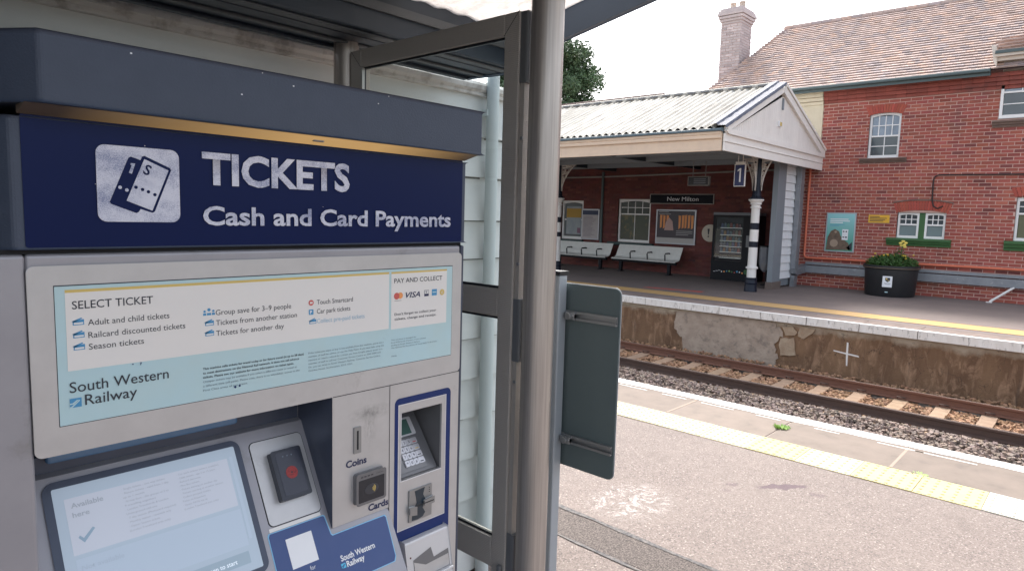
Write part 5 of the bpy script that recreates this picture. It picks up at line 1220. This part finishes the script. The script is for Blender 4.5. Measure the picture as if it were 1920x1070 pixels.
bars(p, w, [(-11.68, -11.30, 2.05), (-11.68, -11.22, 1.98), (-11.0, -10.40, 1.42), (-11.0, -10.40, 1.36), (-11.0, -10.55, 1.30)], pm('dim_white', (.3, .3, .3), rough=.5), .025)
# departures / information notice pair
t, p, w = board('timetable_notice', 'framed white timetable notice with a dark header next to the rainwater pipe', 'notice', 14.14, 14.94, .985, 2.115, d=.06, fr=.045, face=pm('notice_white', (0.44, 0.40, 0.40), (0.38, 0.36, 0.38), 9, rough=.4))
q = MB(); q.on(WF, lambda q2: q2.box(-14.89, -14.19, 1.90, 2.06, w, w + .0005)); q.build('header_band', pm('notice_navy', (.03, .045, .10), rough=.5), p)
bars(p, w, [(-14.84, -14.25 - random.uniform(0, .25), 1.82 - .045 * k) for k in range(17)], pm('notice_grey_text', (.25, .22, .24), rough=.6), .018)
# window holding a yellow and white poster
w3 = sash('w3', 14.925, 15.925, .97, 2.415, 1, 1, 1.70, sb, pm('notice_window_glass', (0.10, 0.12, 0.13), rough=.15), None, 1, 1, fr=.07, head=.05)
q = MB(); q.box(W + .042, W + .048, 15.03, 15.72, 1.15, 2.20); q.build('window_notice', pm('notice_pale_blue', (0.30, 0.34, 0.36), (.24, .28, .32), 6, rough=.4), w3)
q = MB(); q.box(W + .0395, W + .0415, 15.03, 15.72, 1.78, 2.12); q.build('window_notice', pm('notice_ochre', (0.42, 0.25, 0.03), rough=.5), w3)
q = MB(); q.box(W + .0395, W + .0415, 15.05, 15.20, 1.20, 1.40); q.build('window_notice', pm('notice_purple', (0.20, 0.10, 0.16), rough=.5), w3)
sash('nw', 12.055, 13.365, .97, 2.485, 4, 2, 1.96, sb, pm('shaded_glass', (0.05, 0.06, 0.055), rough=.12), pm('green_tint_glass', (0.06, 0.075, 0.055), (0.16, .14, .07), 3, lo=.52, hi=.6, rough=.15), 2, 1, fr=.065, head=.06)
for y0, y1 in ((14.85, 16.1), (11.85, 13.72)):
    q = MB(); q.prism([(W + .04, .965), (W - .12, .955), (W - .12, .87), (W - .05, .83), (W + .04, .83)], 'y', y0, y1); q.build('window_sill', green_d, sb)
# round notice with an exclamation mark
rn = thing('round_notice', 'round cream notice with an exclamation mark by the vending machine', 'notice', (20.38, 9.80, 1.4))
q = MB(); q.prism([(9.80 + .28 * math.cos(R(a)), 1.41 + .28 * math.sin(R(a))) for a in range(0, 360, 12)], 'x', 20.36, 20.392); q.build('disc', pm('notice_cream', (.55, .50, .42), rough=.6), rn)
q = MB(); q.on(WF, lambda q2: q2.prism([(-9.885, 1.55), (-9.805, 1.55), (-9.83, 1.36), (-9.86, 1.36)], 'z', .0405, .042)); q.on(WF, lambda q2: q2.prism(disc(-9.845, 1.30, .028, 8), 'z', .0405, .042)); q.build('exclamation_mark', ink, rn)
# hanging platform number and hanging information display
pn = thing('platform_number_sign', 'navy platform number 1 sign hanging under the canopy edge', 'sign', (16.3, 7.15, 2.8))
q = MB(); q.box(16.29, 16.33, 7.015, 7.265, 2.70, 3.23); bo = q.build('sign_face', pm('sign_navy', (0.018, 0.028, 0.11), rough=.4), pn)
q = MB()
for a in ((7.00, 7.015, 2.69, 3.24), (7.265, 7.28, 2.69, 3.24), (7.015, 7.265, 2.69, 2.705), (7.015, 7.265, 3.225, 3.24)): q.box(16.285, 16.335, *a)
q.box(16.29, 16.33, 7.02, 7.26, 3.24, 3.30); q.tube([(16.31, 7.08, 3.30), (16.31, 7.08, 3.46)], .01, 6); q.tube([(16.31, 7.20, 3.30), (16.31, 7.20, 3.46)], .01, 6); q.build('sign_rim', wp, pn)
flat('numeral_one', [[(-7.145, 2.80), (-7.105, 2.80), (-7.105, 3.14), (-7.14, 3.14), (-7.195, 3.095), (-7.195, 3.055), (-7.145, 3.09)]], frame((16.286, 0, 0), (0, -1, 0), (0, 0, 1)), .001, white_ink, bo)
hd = thing('hanging_display', 'dark hanging display board below the canopy soffit', 'display', (17.5, 8.84, 2.8))
q = MB(); q.box(17.46, 17.54, 8.54, 9.14, 2.80, 3.02); db = q.build('case', black_p, hd)
q = MB()
for a in ((8.52, 8.54, 2.78, 3.04), (9.14, 9.16, 2.78, 3.04), (8.54, 9.14, 2.78, 2.80), (8.54, 9.14, 3.02, 3.04)): q.box(17.45, 17.55, *a)
q.tube([(17.5, 8.65, 3.04), (17.5, 8.65, 3.46)], .012, 6); q.tube([(17.5, 9.03, 3.04), (17.5, 9.03, 3.46)], .012, 6); q.build('case_rim', pm('rim_grey', (.22, .21, .20), rough=.5), hd)
q = MB()
for k in range(3): q.box(17.4585, 17.4598, 8.62, 8.98 + .0 * k, 2.84 + k * .055, 2.865 + k * .055)
q.build('display_text', pm('dim_text', (.16, .17, .20), rough=.5), db)

# ================================================================== BENCHES
gal = pm('perforated_bench_steel', (0.74, 0.74, 0.71), (0.68, 0.68, 0.65), 9, rough=.5)
dkb = pm('bench_black', (0.008, 0.009, 0.013), rough=.45, spec=.2)
def bench():
    t = thing('bench', 'pale steel platform bench with three black armrests, nearer the vending machine', 'bench', (19.6, 11.65, 0), 'steel benches on the far platform')
    q = MB(); q.prism([(19.88, .90), (19.87, .91), (19.66, .52), (19.60, .485), (19.40, .46), (19.36, .44), (19.36, .425), (19.41, .445), (19.61, .47), (19.68, .505)], 'y', 10.46, 12.90); q.build('seat', gal, t)
    MB().box(19.50, 19.58, 10.50, 12.95, .34, .42).build('beam', dkb, t)
    for y in (10.86, 11.52, 12.18):
        q = MB(); q.tube([(19.45, y, .46), (19.42, y, .66), (19.46, y, .70), (19.70, y, .71), (19.73, y, .69)], .022, 8); q.build('armrest', dkb, t, smooth=True)
    for y in (10.75, 12.60):
        q = MB(); q.box(19.49, 19.59, y - .05, y + .05, .02, .34); q.box(19.40, 19.72, y - .05, y + .05, 0, .02); q.box(19.42, 19.60, y - .10, y + .10, .40, .44); q.build('leg', dkb, t)
    return t
b0 = bench(); b1 = copy_tree(b0, (0, 2.70, 0)); b1['label'] = 'pale steel platform bench with three black armrests, under the notices, farther along'

# ================================================================== VENDING MACHINE
vm = thing('vending_machine', 'black vending machine with lit rows of snacks behind the striped column', 'vending machine', (19.9, 8.8, 0))
q = MB(); q.box(19.62, 20.34, 8.0, 9.32, 0, 2.0)
q = MB(); q.box(19.66, 20.34, 7.98, 9.34, .0, 2.0); vb = q.build('cabinet', dkb, vm, bevel=.01)
q = MB(); q.box(19.60, 20.30, 7.98, 9.34, 2.0, 2.08); q.build('top_trim', pm('vend_grey', (.15, .16, .18), rough=.5), vm)
q = MB(); q.box(19.60, 19.66, 7.98, 8.38, .0, 2.0); q.box(19.60, 19.66, 9.26, 9.34, 0, 2.0); q.box(19.60, 19.66, 8.38, 9.26, 0, .60); q.box(19.60, 19.66, 8.38, 9.26, 1.93, 2.0); q.build('door_frame', dkb, vm)
q = MB(); q.box(19.656, 19.6598, 8.385, 9.255, .60, 1.93); q.build('inner_back', pm('vend_inner', (.012, .014, .022), rough=.5), vm)
shelf_m = em('shelf_strip', (.55, .56, .52), .10)
cols_ = [(.30, .09, .07), (.10, .16, .09), (.26, .22, .18), (.09, .12, .22), (.32, .17, .08), (.20, .21, .22), (.17, .08, .10), (.10, .15, .18)]
for k, z in enumerate((1.62, 1.40, 1.22, 1.05, .88, .70)):
    MB().box(19.62, 19.655, 8.42, 9.10, z - .018, z).build('shelf', shelf_m, vm)
    if k < 5:
        for j in range(7):
            c = random.choice(cols_); hh = random.uniform(.11, .15); y = 8.45 + j * .092
            q = MB(); q.prism([(y, z), (y + .080, z), (y + .076, z + hh * .8), (y + .055, z + hh), (y + .025, z + hh), (y + .006, z + hh * .8)], 'x', 19.625, 19.65)
            q.build('snack_packet', pm('packet_%d' % cols_.index(c), c, rough=.35), vm)
g_v = glass('vend_glass', (.85, .88, .9))
MB().box(19.604, 19.6045, 8.385, 9.255, .60, 1.93).build('glass_front', g_v, vm)
q = MB(); q.box(19.597, 19.5995, 8.12, 8.26, 1.05, 1.40); q.build('keypad_panel', pm('vend_panel', (.16, .17, .18), rough=.4), vm)
VF = frame((19.5995, 0, 0), (0, -1, 0), (0, 0, 1))
for k in range(14):
    y = 9.22 - k * .082; r = random.uniform(.018, .034); c = [green_p, red_ink, blue_ink, white_ink, orange_ink, cyan_ink, MATS['weed_green']][k % 7]
    flat('printed_motif', [disc(-y, .28 + random.uniform(-.02, .02), r, 9)] if k > 2 else [rrect(-y - .03, -y + .04, .25 + .02 * k, .262 + .02 * k, .002)], VF, .0006, c if k > 2 else white_ink, vm)
flat('printed_motif', [disc(-8.20, .30, .08, 14)], VF, .0006, green_p, vm)
# clear sack bin
bn = thing('sack_litter_bin', 'clear plastic sack litter bin hanging behind the striped column', 'litter bin', (19.0, 7.40, 0))
sackm, nt, b = new_mat('clear_sack'); b.inputs['Base Color'].default_value = (.30, .32, .36, 1); b.inputs['Roughness'].default_value = .25; b.inputs['Alpha'].default_value = .55
q = MB(); q.lathe([(.04, .40), (.10, .46), (.155, .62), (.165, .85), (.155, 1.12)], 19.0, 7.42, 12); q.build('sack', sackm, bn)
q = MB(); q.lathe([(.05, .44), (.09, .50), (.10, .62), (.03, .68)], 19.0, 7.42, 9); q.build('rubbish', pm('mixed_rubbish', (.35, .22, .14), (.5, .48, .45), 20, rough=.7), bn)
q = MB(); q.lathe([(.165, 1.12), (.175, 1.12), (.175, 1.15), (.165, 1.15)], 19.0, 7.42, 14); q.tube([(19.17, 7.42, 0), (19.17, 7.42, 1.15)], .025, 8); q.box(19.05, 19.29, 7.30, 7.54, 0, .02); q.build('stand', dkb, bn)

# ================================================================== PLANTER
pn_ = thing('round_planter', 'large dark round planter with a white crest card against the brick wall', 'planter', (19.70, 4.35, 0))
pcx, pcy = 19.62, 4.32
pm_ = pm('dark_planter_plastic', (0.014, 0.015, 0.018), (0.020, 0.020, 0.023), 5, rough=.5)
q = MB(); q.lathe([(.56, 0), (.58, .03), (.62, .70), (.66, .72), (.66, .80), (.60, .80), (.58, .70)], pcx, pcy, 36); q.build('tub', pm_, pn_, smooth=True)
q = MB(); q.lathe([(.663, .735), (.666, .735), (.666, .742), (.663, .742)], pcx, pcy, 36); q.build('rim_line', pm('rim_tan', (.30, .20, .12), rough=.6), pn_)
q = MB(); q.lathe([(.58, .66), (.58, .70)], pcx, pcy, 24); q.build('soil', pm('dark_soil', (.04, .03, .02), rough=.95), pn_)
ang = R(171); nx, ny = math.cos(ang + R(10)), math.sin(ang + R(10))
th = math.atan2(-.13, -.98)
PFm = frame((pcx + .632 * math.cos(th), pcy + .632 * math.sin(th), 0), (-math.sin(th) * -1, math.cos(th) * -1, 0), (0, 0, 1))
PFm = frame((pcx + .632 * math.cos(th), pcy + .632 * math.sin(th), 0), (-math.sin(th), math.cos(th), 0), (0, 0, 1))
cardp = flat('crest_card', [rrect(-.12, .10, .26, .54, .01)], PFm, .006, white_ink, pn_, .006)
flat('crest_shield', [[(-.06, .50), (.05, .50), (.05, .43), (-.005, .385), (-.06, .43)]], PFm, .0066, ink, cardp); flat('crest_shield', [[(-.05, .49), (-.01, .49), (-.01, .45), (-.05, .45)], [(.0, .44), (.04, .44), (.0, .41)]], PFm, .0070, yellow_print, cardp)
flat('crest_lettering', [[(-.08, .35), (.07, .35), (.07, .36), (-.08, .36)], [(-.06, .33), (.05, .33), (.05, .337), (-.06, .337)]], PFm, .0066, ink_grey, cardp)
flat('sticker', [rrect(-.05, .02, .12, .145, .004)], PFm, .004, pale_blue, pn_)
fl_leaf = pm('bedding_leaf', (0.030, 0.085, 0.018), (0.055, 0.13, 0.03), 30, rough=.6, tint=True)
def leaves(q, n, cx, cy, z0, rad, h, s):
    for k in range(n):
        a = random.uniform(0, 6.283); d = rad * math.sqrt(random.random()); zz = z0 + h * random.random() * (1 - .5 * (d / rad) ** 2)
        c = Vector((cx + d * math.cos(a), cy + d * math.sin(a), zz)); e1 = Vector((random.gauss(0, 1), random.gauss(0, 1), random.gauss(0, .6))).normalized(); e2 = e1.cross(Vector((random.gauss(0, 1), random.gauss(0, 1), random.gauss(0, 1)))).normalized()
        L = s * random.uniform(.6, 1.3); g_ = random.gauss(1, .2); q.tint((g_, g_, g_ * .9)); q.add([c - e1 * L, c - e2 * L * .4, c + e1 * L, c + e2 * L * .4], [(0, 1, 2, 3)])
bp_ = thing('bedding_plants', 'low leafy bedding plants with small yellow flowers filling the round planter', 'plants', (pcx, pcy, .7))
q = MB(); leaves(q, 3400, pcx, pcy, .74, .60, .36, .036); tag(q.build('foliage', fl_leaf, bp_), kind='stuff')
yf = pm('yellow_petals', (0.75, 0.48, 0.03), (0.8, .62, .1), 40, rough=.6)
for k in range(22):
    a = random.uniform(0, 6.283); d = .53 * math.sqrt(random.random()); z = .98 + random.uniform(0, .10)
    q = MB(); q.lathe([(.006, z - .02), (.026, z), (.022, z + .012), (.005, z + .018)], pcx + d * math.cos(a), pcy + d * math.sin(a), 7); q.build('flower', yf, bp_)
tp = thing('tall_flower', 'single tall plant with a pale yellow flower head rising from the round planter', 'flower', (pcx, 4.14, .7))
q = MB(); q.tube([(pcx, 4.16, .70), (pcx, 4.12, 1.10), (pcx - .02, 4.10, 1.38)], .012, 6); q.build('stem', fl_leaf, tp)
q = MB(); leaves(q, 260, pcx, 4.16, .85, .17, .42, .035); q.build('leaves', fl_leaf, tp)
for dx, dy, z in ((0, 0, 1.42), (-.03, .05, 1.37), (.02, -.06, 1.38), (0, .03, 1.31), (0, -.03, 1.33), (-.02, -.05, 1.28)):
    q = MB(); q.lathe([(.01, z - .03), (.045, z), (.04, z + .025), (.01, z + .035)], pcx + dx, 4.10 + dy, 8); q.build('flower_head', pm('pale_yellow_petals', (0.80, 0.66, 0.16), rough=.6), tp)

# ================================================================== BEHIND: roofs and tree
fr_ = thing('distant_building', 'long low brown tiled roof of a building beyond the canopy', 'building', (30, 22, 0))
dt = pm('brown_roof_tile', (0.20, 0.145, 0.13), (0.16, 0.12, 0.11), 3, rough=.9, tint=True)
MB().box(30, 36, 19.3, 45, 0, 6.4).build('wall', mortar, fr_)
q = MB(); q.prism([(29.6, 6.40), (33.0, 8.65), (36.4, 6.40)], 'y', 19.0, 46); dr_ = q.build('roof', dt, fr_)
q = MB()
for r in range(14):
    y = 19.0 + random.uniform(0, .3)
    while y < 34: g_ = random.gauss(1, .12); q.tint((g_, g_, g_)); x = 29.6 + r * .243; z = 6.42 + r * .1607; q.box(x - .02, x + .27, y, y + .33, z, z + .05); y += .34
tag(q.build('tiling', dt, dr_), kind='stuff')
tr_ = thing('broadleaf_tree', 'large green broadleaf tree beyond the roofs, seen between the shelter and the canopy', 'tree', (34, 28, 0))
bark = pm('tree_bark', (0.10, 0.075, 0.055), rough=.95)
lf = pm('tree_leaf', (0.11, 0.18, 0.085), (0.065, 0.12, 0.055), 1.2, rough=.6, tint=True)
TX, TY = 36.0, 30.4
q = MB(); q.tube([(TX, TY, 0), (TX + .1, TY, 4), (TX - .1, TY + .2, 8), (TX, TY, 12.5)], [.5, .4, .25, .08], 10)
trunk = q.build('trunk', bark, tr_)
brs = []
for k in range(16):
    a = random.uniform(0, 6.28); z = random.uniform(6.0, 12.0); L = (14 - z) * .30 + .8
    p0 = Vector((TX, TY, z)); p2 = p0 + Vector((math.cos(a) * L, math.sin(a) * L, L * .65)); p1 = p0.lerp(p2, .5) + Vector((0, 0, -.2))
    q = MB(); q.tube([p0, p1, p2], [.14, .08, .03], 6); q.build('branch', bark, trunk); brs += [p1, p2]
n_cl = []
for p in brs: n_cl.append((p, random.uniform(.8, 1.5)))
for k in range(95):
    a = random.uniform(0, 6.28); z = random.uniform(6.8, 14.2); rr = 3.9 * math.sqrt(max(0, 1 - ((z - 10.2) / 4.4) ** 2)) * random.uniform(.55, 1.0)
    n_cl.append((Vector((TX + rr * math.cos(a), TY + rr * math.sin(a), z)), random.uniform(.6, 1.2)))
N_ = 95000; idx = rng.integers(0, len(n_cl), N_); cc = np.array([list(c[0]) for c in n_cl])[idx]; rr = np.array([c[1] for c in n_cl])[idx]
d = rng.normal(0, 1, (N_, 3)); d /= np.linalg.norm(d, axis=1)[:, None]; pos = cc + d * (rr * rng.random(N_) ** .45)[:, None] * np.array([1, 1, .8])
e1 = rng.normal(0, 1, (N_, 3)); e1 /= np.linalg.norm(e1, axis=1)[:, None]; e2 = np.cross(e1, rng.normal(0, 1, (N_, 3))); e2 /= np.linalg.norm(e2, axis=1)[:, None]
s = rng.uniform(.06, .13, N_)[:, None]
vv = np.stack([pos - e1 * s, pos - e2 * s * .5, pos + e1 * s, pos + e2 * s * .5], 1).reshape(-1, 3)
me = bpy.data.meshes.new('crown'); me.from_pydata(vv.tolist(), [], np.arange(N_ * 4).reshape(-1, 4).tolist()); me.materials.append(lf)
tt = rng.normal(1, .22, N_).clip(.5, 1.7) * (.75 + .5 * rng.random(len(n_cl))[idx]); col = np.ones((N_, 4, 4), np.float32); col[:, :, :3] = tt[:, None, None]
me.color_attributes.new('tint', 'FLOAT_COLOR', 'CORNER').data.foreach_set('color', col.ravel()); link('crown', me, tr_)
